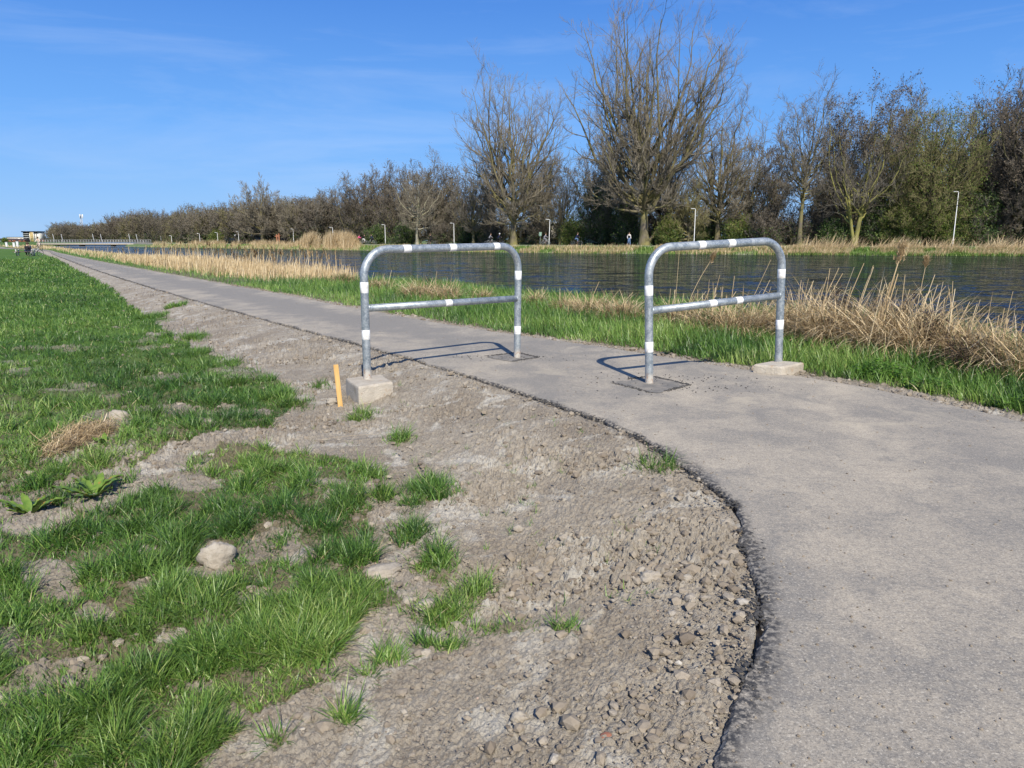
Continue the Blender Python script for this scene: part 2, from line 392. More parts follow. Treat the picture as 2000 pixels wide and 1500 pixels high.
N = NT('asphalt')
edge = N.attr('edge'); mid = N.attr('mid')
f1 = N.noise(.9, 6, .62, stretch=((1, .45, 1), (0, 0, .57))); f2 = N.noise(6, 6, .6, dist=.4); f3 = N.noise(160, 3, .7); v = N.vor(230); f5 = N.noise(2.2, 5, .6, dist=.6)
dust = N.mix(N.rng(f2, .3, .7), (.50, .43, .33), (.40, .345, .27))
dark = N.mix(N.rng(f3, .35, .65), (.165, .152, .135), (.28, .258, .225))
fac = N.math('ADD', N.rng(f1, .36, .60, 0, .72), mid); fac = N.math('ADD', fac, N.rng(f5, .46, .60, 0, .38)); fac = N.math('ADD', fac, N.rng(N.noise(28, 5, .7), .45, .62, -.12, .32))
c = N.mix(fac, dust, dark)
c = N.mix(N.rng(N.noise(105, 3, .8), .50, .60, 0, .62), c, (.13, .118, .105)); c = N.mix(N.rng(N.noise(85, 3, .8), .56, .64, 0, .6), c, (.62, .56, .46)); c = N.mix(N.rng(N.noise(70, 4, .75), .56, .66, 0, .55), c, (.13, .12, .11)); c = N.mix(N.rng(N.noise(.55, 7, .7, dist=1.5), .60, .66, 0, .35), c, (.50, .43, .32)); c = N.mix(N.rng(N.noise(1.7, 6, .7, dist=2), .63, .68, 0, .5), c, (.20, .18, .155)); c = N.mix(N.rng(N.noise(420, 2, .6), .58, .7, 0, .5), c, (.46, .44, .40))
c = N.mix(N.math('MULTIPLY', edge, N.rng(N.noise(40, 5, .75), .42, .56)), c, (.035, .036, .04))
N.bsdf(c, N.rng(f3, .3, .7, .75, .95), 0, .3, N.bump(N.math('ADD', f3, N.math('MULTIPLY', N.noise(380, 2, .7), .8)), .5, .003))

N = NT('fresh_bitumen'); f3 = N.noise(90, 4, .7); f2 = N.noise(7, 5, .6)
c = N.mix(N.rng(f2, .4, .65), (.17, .16, .145), (.28, .25, .21)); c = N.mix(N.rng(f3, .5, .66, 0, .5), c, (.06, .06, .06)); N.bsdf(c, .85, 0, .3); N2 = N; N = NT('black_bitumen'); f3 = N.noise(90, 4, .7); c = N.mix(f3, (.03, .03, .032), (.09, .085, .08)); N.bsdf(c, .85, 0, .3, N.bump(f3, .8, .005))
N = NT('water')
def ripple(scale, kx, ky, stretch, rot):
    n = N.n('ShaderNodeTexNoise'); n.inputs['Scale'].default_value = scale; n.inputs['Detail'].default_value = 3; n.inputs['Roughness'].default_value = .6
    mp = N.n('ShaderNodeMapping'); mp.inputs['Scale'].default_value = stretch; mp.inputs['Rotation'].default_value = (0, 0, rot); N.l(N.geo, mp.inputs[0]); N.l(mp.outputs[0], n.inputs['Vector'])
    a = N.n('ShaderNodeVectorMath', operation='SUBTRACT'); N.l(n.outputs['Color'], a.inputs[0]); a.inputs[1].default_value = (.5, .5, .5)
    b = N.n('ShaderNodeVectorMath', operation='MULTIPLY'); N.l(a.outputs[0], b.inputs[0]); b.inputs[1].default_value = (kx, ky, 0); return b.outputs[0]
def vadd(a, b): n = N.n('ShaderNodeVectorMath', operation='ADD'); N.l(a, n.inputs[0]); N.l(b, n.inputs[1]); return n.outputs[0]
rs = vadd(vadd(ripple(2.2, .30, .95, (1, 2.6, 1), -.15), ripple(.5, .18, .60, (.6, 2.2, 1), -.2)), ripple(9., .2, .45, (1, 2.2, 1), .15))
sc = N.n('ShaderNodeVectorMath', operation='SCALE'); N.l(rs, sc.inputs[0]); N.l(N.rng(N.noise(.10, 3, .6, stretch=((.5, 1.6, 1), (0, 0, -.2))), .35, .65, .35, 1.25), sc.inputs['Scale'])
up = N.n('ShaderNodeCombineXYZ'); up.inputs[2].default_value = 1; nn_ = N.n('ShaderNodeVectorMath', operation='NORMALIZE'); N.l(vadd(sc.outputs[0], up.outputs[0]), nn_.inputs[0])
fr = N.n('ShaderNodeFresnel'); fr.inputs['IOR'].default_value = 1.33; N.l(nn_.outputs[0], fr.inputs['Normal'])
gl = N.n('ShaderNodeBsdfGlossy'); gl.inputs['Roughness'].default_value = .04; gl.inputs['Color'].default_value = (.74, .86, 1, 1); N.l(nn_.outputs[0], gl.inputs['Normal'])
df = N.n('ShaderNodeBsdfDiffuse'); df.inputs['Color'].default_value = (.010, .014, .014, 1); ms = N.n('ShaderNodeMixShader'); N.l(N.math('MULTIPLY', fr.outputs[0], .68), ms.inputs[0]); N.l(df.outputs[0], ms.inputs[1]); N.l(gl.outputs[0], ms.inputs[2]); N.l(ms.outputs[0], N.out.inputs['Surface'])

def blade_mat(name, stops, rough=.55, spec=.25, trans=.35):
    N = NT(name); c = ramp(N, N.attr('tint'), stops); c = N.mix(N.rng(N.noise(1.3, 4, .6), .35, .7, 0, .5), c, N.mix(.5, c, (.11, .13, .03))); return N.bsdf(c, rough, 0, spec, None, trans)
blade_mat('grass_blade', [(0, (.03, .085, .018)), (.3, (.09, .195, .032)), (.6, (.19, .31, .06)), (.9, (.38, .45, .15)), (.93, (.42, .34, .18)), (1, (.5, .42, .25))], .42, .4, .22)
N = NT('reed_straw'); c = ramp(N, N.attr('tint'), [(0, (.14, .09, .045)), (.3, (.36, .26, .14)), (.7, (.60, .46, .27)), (1, (.80, .67, .45))]); N.bsdf(c, .7, 0, .2, None, .2)
N = NT('reed_green'); c = ramp(N, N.attr('tint'), [(0, (.05, .11, .03)), (1, (.14, .22, .06))]); N.bsdf(c, .6, 0, .25, None, .3)
simple('dead_weed', (.07, .045, .03), (.035, .022, .016), 30)
N = NT('dock_leaf_surface'); f = N.noise(30, 4, .6, N.obj); c = N.mix(N.rng(f, .35, .65), (.10, .19, .03), (.17, .25, .045)); c = N.mix(N.rng(N.noise(9, 4, .6, N.obj), .6, .68, 0, .8), c, (.42, .14, .05)); N.bsdf(c, .42, 0, .4, N.bump(f, .4, .004), .15)
N = NT('nettle_leaf'); c = ramp(N, N.attr('tint'), [(0, (.05, .13, .015)), (1, (.17, .31, .04))]); N.bsdf(c, .5, 0, .3, None, .3)
# barrier, blocks, stake
N = NT('galvanised_steel'); f = N.vor(55, vec=N.obj); f2 = N.noise(14, 5, .6, N.obj); f3 = N.noise(120, 4, .7, N.obj)
c = N.mix(N.rng(f, .1, .7), (.42, .46, .485), (.23, .27, .305)); c = N.mix(N.rng(f2, .45, .65, 0, .7), c, (.47, .50, .515)); c = N.mix(N.rng(f3, .56, .66, 0, .7), c, (.66, .67, .66))
rust = N.attr('rust'); rn = N.math('MULTIPLY', rust, N.rng(f2, .3, .55)); c = N.mix(rust, c, (.47, .44, .39)); c = N.mix(N.math('MULTIPLY', rust, N.rng(N.noise(40, 4, .6, N.obj), .52, .62, 0, .8)), c, (.30, .15, .08))
N.bsdf(c, N.rng(f2, .3, .7, .38, .6), N.rng(rust, 0, 1, .55, .05), .5, N.bump(f3, .12, .002))
N = NT('white_tape'); f = N.noise(24, 5, .65, N.obj); c = N.mix(N.rng(f, .50, .64, 0, .75), (.80, .80, .79), (.50, .47, .42)); N.bsdf(c, .45, 0, .4)
N = NT('red_tape'); N.bsdf(N.mix(N.rng(N.noise(60, 3, .6, N.obj), .4, .6), (.62, .16, .10), (.70, .45, .40)), .5, 0, .4)
N = NT('concrete'); f = N.noise(7, 6, .65, N.obj); f3 = N.noise(130, 4, .7, N.obj)
c = N.mix(N.rng(f, .35, .65), (.50, .45, .375), (.37, .325, .265)); c = N.mix(N.rng(N.noise(12, 5, .6, N.obj), .58, .70, 0, .55), c, (.36, .22, .12)); c = N.mix(N.rng(f3, .58, .7, 0, .6), c, (.20, .18, .155))
N.bsdf(c, .9, 0, .2, N.bump(N.math('ADD', f3, N.vor(60, vec=N.obj)), .7, .006))
N = NT('sawn_timber'); f = N.noise(5, 5, .6, N.obj, stretch=((9, 9, .7), (0, 0, 0))); c = N.mix(N.rng(f, .35, .65), (.66, .42, .16), (.52, .30, .10)); N.bsdf(c, .65, 0, .3, N.bump(f, .3, .003))
N = NT('clod'); f = N.noise(18, 6, .65, N.obj); f3 = N.noise(110, 4, .7, N.obj); c = N.mix(N.rng(f, .3, .7), (.40, .36, .30), (.29, .25, .20)); c = N.mix(N.rng(f3, .55, .7, 0, .6), c, (.20, .175, .145)); N.bsdf(c, .95, 0, .15, N.bump(f3, .8, .006))
N = NT('pebbles'); c = ramp(N, N.attr('tint'), [(0, (.155, .125, .095)), (.45, (.29, .245, .19)), (.8, (.40, .355, .29)), (.95, (.56, .53, .47)), (1, (.5, .3, .2))]); N.bsdf(N.mix(N.rng(N.noise(90, 4, .6), .4, .7, 0, .6), c, (.2, .165, .125)), .92, 0, .2, N.bump(N.noise(260, 3, .7), .5, .004))
# trees
def bark(name, a, b, moss=None, lo=0, hi=1, amt=.9):
    N = NT(name); f = N.noise(1.4, 5, .65, N.obj, stretch=((3, 3, .5), (0, 0, 0))); c = N.mix(N.rng(f, .35, .65), a, b)
    if moss: c = N.mix(N.rng(N.noise(.5, 5, .6, N.obj), .38, .58, 0, amt), c, moss)
    return N.bsdf(c, .9, 0, .15, N.bump(N.noise(6, 4, .7, N.obj, stretch=((3, 3, .6), (0, 0, 0))), .8, .05))
bark('bark_grey', (.17, .145, .11), (.095, .08, .06), (.20, .18, .07)); bark('bark_dark', (.095, .078, .055), (.05, .04, .03), (.13, .13, .05), amt=.6)
bark('bark_yellow', (.24, .22, .08), (.14, .13, .06), (.28, .27, .08)); bark('bark_pale', (.40, .37, .30), (.26, .24, .19), (.28, .27, .13), amt=.6)
def twig(name, a, b): 
    N = NT(name); return N.bsdf(N.mix(N.rng(N.noise(.45, 4, .6, N.obj), .35, .65), a, b), .9, 0, .1)
twig('twig_brown', (.19, .172, .14), (.12, .106, .085)); twig('twig_grey', (.22, .195, .15), (.14, .12, .09)); twig('twig_olive', (.22, .20, .10), (.14, .13, .06)); twig('twig_rusty', (.15, .132, .108), (.09, .077, .062))
N = NT('bud_leaf'); c = ramp(N, N.attr('tint'), [(0, (.055, .10, .02)), (.5, (.13, .18, .035)), (1, (.24, .28, .06))]); N.bsdf(c, .6, 0, .2, None, .35)
N = NT('dark_leaf'); c = ramp(N, N.attr('tint'), [(0, (.02, .045, .014)), (.6, (.065, .11, .03)), (1, (.15, .20, .05))]); N.bsdf(c, .55, 0, .3, None, .2)
N = NT('catkin'); c = ramp(N, N.attr('tint'), [(0, (.06, .048, .036)), (1, (.15, .12, .088))]); N.bsdf(c, .8, 0, .2)
simple('white_paint', (.70, .71, .71), (.55, .56, .56), 3, .45); simple('grey_paint', (.45, .46, .47), (.36, .37, .38), 3, .5); simple('black_paint', (.012, .012, .014), (.02, .02, .022), 3, .4)
simple('tyre_rubber', (.02, .02, .02), None, 9, .8); simple('skin', (.58, .38, .28), (.52, .33, .24), 9, .5); simple('hair', (.08, .05, .03), None, 9, .6); simple('lamp_glass', (.82, .84, .86), None, 4, .15)
simple('brick', (.30, .13, .08), (.22, .10, .07), 6, .85); simple('roof_tile', (.10, .075, .07), (.07, .055, .05), 3, .8); simple('dark_glass', (.03, .035, .045), (.05, .055, .06), 1, .15, 0, .6)
simple('yellow_render', (.72, .56, .26), (.66, .50, .22), 1, .8); simple('cream_render', (.74, .70, .62), (.66, .62, .54), 1, .8); simple('bench_timber', (.16, .115, .085), (.11, .08, .06), 9, .8)
simple('far_road', (.36, .33, .28), (.30, .27, .23), .4, .9); simple('rust_wood', (.34, .15, .085), (.24, .10, .06), 5, .8); simple('mint_paint', (.35, .55, .47), None, 4, .6)
def cloth(name, c): return simple(name, c, tuple(q * .75 for q in c), 12, .85)
M = MATS

# ------------------------------------------------------------------ ground: one sheet to the horizon
rng = np.random.default_rng(11)
def build_ground():
    rr = [0.25]; r = .25
    while r < 4200:
        if r < 1.5: dr = .06
        elif r < 60: dr = max(.0052, r * r / 1150.)
        elif r < 75: dr = 3.0
        elif r < 250: dr = 1.0
        else: dr = r * .055
        r += dr; rr.append(r)
    rr = np.array(rr)
    fine = np.linspace(-radians(42), radians(42), 1050); co = np.concatenate([np.arange(radians(42), 2 * pi - radians(42), radians(3))[1:]])
    th = np.concatenate([fine, co]); na = len(th); nr = len(rr)
    T, R = np.meshgrid(th, rr); X = (R * np.sin(T)).ravel(); Y = (R * np.cos(T)).ravel()
    h = base_h(X, Y); dl = DL(X, Y); dr = DR(X, Y); dn = DN(X, Y); df = DF(X, Y); rad = R.ravel()
    left = smooth(.0, .10, -dl); vg = smooth(.02, .15, dr) * (1 - smooth(-.6, .2, dn))
    near = rad < 45
    d = np.zeros_like(h); x = X[near]; y = Y[near]
    big = (fbm(x * .9, y * .9, 3, 4) - .5) * .09 + (fbm(x * 3.1, y * 3.1, 5, 4) - .5) * .05
    w1, i1 = worley(x * 9, y * 9, 21); w2, i2 = worley(x * 22, y * 22, 22); w3, i3 = worley(x * 48, y * 48, 23)
    patch = smooth(.42, .62, fbm(x * 1.3, y * 1.3, 8, 3))
    cl = np.maximum(0, .5 - w1) * (i1 > .72) * .07 * patch + np.maximum(0, .55 - w2) * (i2 > .3) * .050 * (.3 + .7 * patch) + np.maximum(0, .6 - w3) * .030 * (.4 + .6 * patch)
    # raked streaks that run down the shoulder
    st = (fbm(x * 2.0 + y * 5.5, y * 2 - x * 1.0, 41, 4) - .5) * .035 * smooth(4, 7, y)
    fine_n = (fbm(x * 26, y * 26, 9, 4, .7) - .5) * .030
    lod = 1 - smooth(14, 40, np.hypot(x, y)) * .7
    d[near] = (big * .8 + cl + st + fine_n) * lod
    z = h + d * np.maximum(left, vg * .7)
    far = rad > 45; z = np.where(far & (dn > 0) & (df > .5), z + (fbm(X * .3, Y * .3, 4, 3) - .5) * .2, z)
    veg = np.where(dl < 0, grass_density(X, Y, h), 0) ; veg = np.maximum(veg, smooth(.12, .35, dr + .1 * (fbm(X * 4, Y * 4, 2, 2) - .5)) * (dn < .5))
    green = np.where(dl < 0, veg * smooth(4.5, 13, rad), 0) + np.where((dn < 0) & (dr > .3), smooth(25, 60, rad), 0) * .9
    green = np.where((dn > 0) & (df > 0), .8, green)
    idx = np.arange(nr * na).reshape(nr, na); a = idx[:-1]; b = idx[1:]
    q = np.stack([a, np.roll(a, -1, 1), np.roll(b, -1, 1), b], axis=-1).reshape(-1, 4)
    V = np.stack([X, Y, z], 1)
    cidx = len(V); V = np.concatenate([V, [[0, 0, float(z[:na].mean())]]])
    tri = np.stack([np.full(na, cidx), np.roll(idx[0], -1), idx[0]], 1)
    o = mesh_obj('ground', V, [q, tri], M['soil'], None, False, {'veg': np.append(veg, 0), 'green': np.append(green, 0)})
    tag(o, 'bare grey soil shoulder and meadow ground beside the canal path', None, None, 'structure')
build_ground()

def plane(name, corners, z, mat, label):
    o = mesh_obj(name, [(x, y, z) for x, y in corners], [np.array([list(range(len(corners)))])], mat, None, False); return tag(o, label, None, None, 'structure')
plane('water', [(-2700, 3700), (-300, 200), (-60, 14), (0.5, 6), (8, 0), (60, -40), (500, -40), (500, 200), (-60, 260), (-2400, 4000)], WATER_Z, M['water'], 'rippled canal water reflecting blue sky and bare trees')

def interp_poly(P, t):
    i = np.clip(np.floor(t).astype(int), 0, len(P) - 2); f = (t - i)[:, None]; return P[i] * (1 - f) + P[i + 1] * f
def build_path():
    prs = np.array([(0, 0), (2, 1), (5, 2.5), (7, 4), (9, 5.5), (10, 6.5), (11, 8), (12, 9), (13, 10), (14, 11), (15, 12), (16, 13), (17, 14.3), (18, 15.5), (19, 16.7), (20, 18), (21, 19), (22, 20), (25, 23)]) * 2.0
    tl = np.concatenate([np.linspace(0, 4, 60)[:-1], np.linspace(4, 32, 2400)[:-1], np.linspace(32, 50, 300)])
    Lp = interp_poly(PL, np.clip(tl, 0, 49.999)); Rp = interp_poly(PR, np.clip(np.interp(tl, prs[:, 0], prs[:, 1]), 0, 45.999))
    s = np.concatenate([[0], np.cumsum(np.linalg.norm(np.diff(Lp, axis=0), axis=1))]); dv = Rp - Lp; wd = np.linalg.norm(dv, axis=1, keepdims=True); dv = dv / wd
    tn = np.gradient(Lp, axis=0); tn /= np.linalg.norm(tn, axis=1, keepdims=True); nm = np.stack([tn[:, 1], -tn[:, 0]], 1)
    jl = (fbm(s * 2.2, s * 0, 91, 3) - .5) * .11 + (fbm(s * 14, s * 0, 92, 4) - .5) * .045; jr = (fbm(s * 6, s * 0, 95, 4) - .5) * .06
    Lp = Lp + nm * jl[:, None]; Rp = Rp + dv * jr[:, None]
    wd = np.linalg.norm(Rp - Lp, axis=1); offs = [0, .015, .03, .05, .075, .11, .15, .2, .27]
    ts = [np.minimum(o / wd, .4) for o in offs] + [np.full(len(s), v) for v in np.linspace(.2, .94, 24)] + [1 - .06 / wd, np.ones(len(s))]
    Tm = np.sort(np.stack(ts, 1), axis=1)
    P = Lp[:, None, :] + Tm[:, :, None] * (Rp - Lp)[:, None, :]; n, m = Tm.shape
    z = np.zeros((n, m)); z[:, 0] = -.012; z[:, -1] = -.006
    perp = np.abs((dv * nm).sum(1))[:, None]; d = Tm * wd[:, None] * perp
    bw = .012 + .16 * np.maximum(0, fbm(s * 1.3, s * 0, 93, 3) - .5)[:, None] * 2 * smooth(8, 4, s * 0 + np.linalg.norm(Lp, axis=1))[:, None]; bw = bw + .02 * fbm(s * 20, s * 0, 94, 3)[:, None]
    edge = 1 - smooth(.4, 1.3, d / bw); edge = np.maximum(edge * .95, 0)
    Yc = P[:, :, 1]; mid = np.exp(-((Tm - .55) / .24) ** 2) * .75 * smooth(6.5, 13, Yc) + .12 * smooth(20, 60, Yc)
    mid = mid + .14 * smooth(4, 0, Yc)
    V = np.concatenate([np.stack([P[:, :, 0], P[:, :, 1], z], -1).reshape(-1, 3)])
    idx = np.arange(n * m).reshape(n, m); q = np.stack([idx[:-1, :-1], idx[:-1, 1:], idx[1:, 1:], idx[1:, :-1]], -1).reshape(-1, 4)
    # skirts down both edges
    k = n * m; sk = []
    for side in (0, m - 1):
        base = np.stack([P[:, side, 0], P[:, side, 1], np.full(n, -.09)], -1); V = np.concatenate([V, base]); i0 = idx[:, side]; i1 = k + np.arange(n); k += n
        qq = np.stack([i0[:-1], i0[1:], i1[1:], i1[:-1]], -1); sk.append(qq if side == 0 else qq[:, ::-1])
    e = np.concatenate([edge.ravel(), np.full(2 * n, 1.)]); mm = np.concatenate([mid.ravel(), np.zeros(2 * n)])
    o = mesh_obj('path', V, [q] + sk, M['asphalt'], None, False, {'edge': e, 'mid': mm}); tag(o, 'dusty asphalt cycle path curving away beside the canal', None, None, 'structure')
build_path()
for pts, lb in (([(1196, 747), (1275, 768), (1347, 752), (1275, 735.5)], 'darker repair square in the asphalt around the leg of the right barrier'),
                ([(948, 697), (1002, 706.5), (1052, 698), (1008, 688.5)], 'darker repair square in the asphalt around the leg of the left barrier')):
    c = np.array([G(px, py, .004)[:2] for px, py in pts]); c = np.concatenate([c[i] + (c[(i + 1) % 4] - c[i]) * np.linspace(0, 1, 30, endpoint=False)[:, None] for i in range(4)]); c = c + rng.normal(0, .004, c.shape) + (np.stack([fbm(c[:, 0] * 12, c[:, 1] * 12, 4, 3), fbm(c[:, 0] * 12, c[:, 1] * 12, 9, 3)], 1) - .5) * .10
    plane('asphalt_patch', c, .004, M['fresh_bitumen'], lb)

# ------------------------------------------------------------------ scatter helpers
def scatter(n, rmin, rmax, amin=-41, amax=41, power=1.0):
    """ground points, thinner with distance (equal count per metre of distance when power = 1)"""
    u = rng.random(n); r = (rmin ** (1 - power) + u * (rmax ** (1 - power) - rmin ** (1 - power))) ** (1 / (1 - power)) if power != 1 else rmin * (rmax / rmin) ** u
    a = np.radians(rng.uniform(amin, amax, n)); return r * np.sin(a), r * np.cos(a), r
def ground_z(x, y): return base_h(x, y)

def build_meadow():
    R = Rib()
    x, y, r = scatter(1650000, 1.3, 75, -57, 24)
    dl = DL(x, y); z = ground_z(x, y); k = dl < -.02; x, y, r, z = x[k], y[k], r[k], z[k]
    g = grass_density(x, y, z); clump = fbm(x * 6, y * 6, 14, 3); keep = rng.random(len(x)) < g * np.clip((clump - .27) * 5 + smooth(3, 6, r) * .8, .35, 1)
    x, y, r, z, clump = x[keep], y[keep], r[keep], z[keep], clump[keep]; n = len(x)
    z = z + (fbm(x * .9, y * .9, 3, 4) - .5) * .072
    wx = fbm(x * 7, y * 7, 81, 2); az = wx * 12 + rng.normal(0, 1.5, n)
    tall = np.clip((clump - .33) * 3.4, .42, 1.3)
    Ln = rng.uniform(.05, .145, n) * tall * (1 + .012 * r); Wd = rng.uniform(.0018, .0038, n) * (1 + r * .2)
    tint = np.clip(.28 + .5 * (fbm(x * .8, y * .8, 19, 4) - .5) * 1.6 + rng.normal(0, .2, n), 0, .89); dead = rng.random(n) < .09; tint[dead] = rng.uniform(.93, 1, dead.sum())
    lean = rng.uniform(.05, .75, n); bend = rng.uniform(.1, 1.5, n); lean[dead] += .6
    far = r > 9
    for m, ns in ((~far, 4), (far, 2)):
        R.add(np.stack([x[m], y[m], z[m] - .008], 1), az[m], lean[m], bend[m], Ln[m], Wd[m], tint[m], ns, rng.normal(0, .8, m.sum()))
    # explicit coarse tufts on the bare soil
    P = [];
    for cx, cy, rx, ry in TUFT:
        c = GG(cx, cy); e = GG(cx + rx, cy); f_ = GG(cx, cy - ry); a = np.linalg.norm(e[:2] - c[:2]); b = np.linalg.norm(f_[:2] - c[:2])
        nb = int(np.clip(a * b * 9000, 60, 1500)); t = rng.uniform(0, 2 * pi, nb); q = np.sqrt(rng.random(nb)) * .8
        X = c[0] + a * q * np.cos(t); Y = c[1] + b * q * np.sin(t); Z = ground_z(X, Y)
        dist = math.hypot(c[0], c[1])
        keep = fbm(X * 9, Y * 9, 44, 3) > .44; X, Y, Z = X[keep], Y[keep], Z[keep]; nb = len(X)
        R.add(np.stack([X, Y, Z - .01], 1), np.arctan2(Y - c[1], X - c[0]) + rng.normal(0, 1.1, nb), rng.uniform(.05, .9, nb), rng.uniform(.1, 1.2, nb), rng.uniform(.04, .15, nb), rng.uniform(.0028, .005, nb) * (1 + dist * .06),
              np.clip(rng.normal(.33, .16, nb), 0, .89), 4, rng.normal(0, .7, nb))
    xs_, ys_, r_ = scatter(520, 1.8, 9, -32, 12); m = (DL(xs_, ys_) < -.25) & (fbm(xs_ * .9, ys_ * .9, 57, 3) > .47); xs_, ys_ = xs_[m], ys_[m]
    nb = 9; X = np.repeat(xs_, nb) + rng.normal(0, .012, len(xs_) * nb); Y = np.repeat(ys_, nb) + rng.normal(0, .012, len(xs_) * nb); k = len(X)
    R.add(np.stack([X, Y, ground_z(X, Y) - .004], 1), rng.uniform(0, 6.3, k), rng.uniform(.1, 1.1, k), rng.uniform(.1, 1.2, k), rng.uniform(.02, .07, k), rng.uniform(.002, .004, k), np.clip(rng.normal(.45, .2, k), 0, .9), 4, rng.normal(0, .7, k))
    print('meadow blades', n)
    tag(R.build('meadow_grass', M['grass_blade']), 'green tufted meadow grass with bare patches left of the path', 'grass', None, 'stuff')
build_meadow()

def build_verge():
    R = Rib()
    for n, rmin, rmax, pw, a0, a1 in ((230000, 4.2, 26, 1.0, -41, 44), (120000, 20, 150, 1.0, -41, 44), (110000, 6, 26, 1.0, 44, 100)):
        x, y, r = scatter(n, rmin, rmax, a0, a1, pw); dr = DR(x, y); dn = DN(x, y)
        e = .16 + .22 * (fbm(x * 3, y * 3, 12, 3) - .5) + .10 * (x > 1); m = (dr > e) & (dn < -.15); x, y, r, dr, dn = [q[m] for q in (x, y, r, dr, dn)]; nn = len(x)
        hgt = np.clip(.16 + .30 * np.clip(dr, 0, 1.0), .1, .5) * rng.uniform(.45, 1.1, nn) * (.55 + .9 * fbm(x * 2.2, y * 2.2, 77, 3)) * .72
        z = ground_z(x, y)
        R.add(np.stack([x, y, z - .01], 1), rng.normal(2.6, 1.5, nn), rng.uniform(.05, .45, nn), rng.uniform(.1, 1.1, nn), hgt, rng.uniform(.004, .008, nn) * (1 + r * .05),
              np.clip(.34 + 1.1 * (fbm(x * 1.1, y * 1.1, 29, 4) - .5) + rng.normal(0, .13, nn), 0, .9) + (rng.random(nn) < .04) * .3, 3, rng.normal(0, .7, nn))
        print('verge', nn)
    R.a = [np.clip(a, 0, 1) for a in R.a]
    tag(R.build('verge_grass', M['grass_blade']), 'long green grass strip between the asphalt path and the canal reeds', 'grass', None, 'stuff')
build_verge()

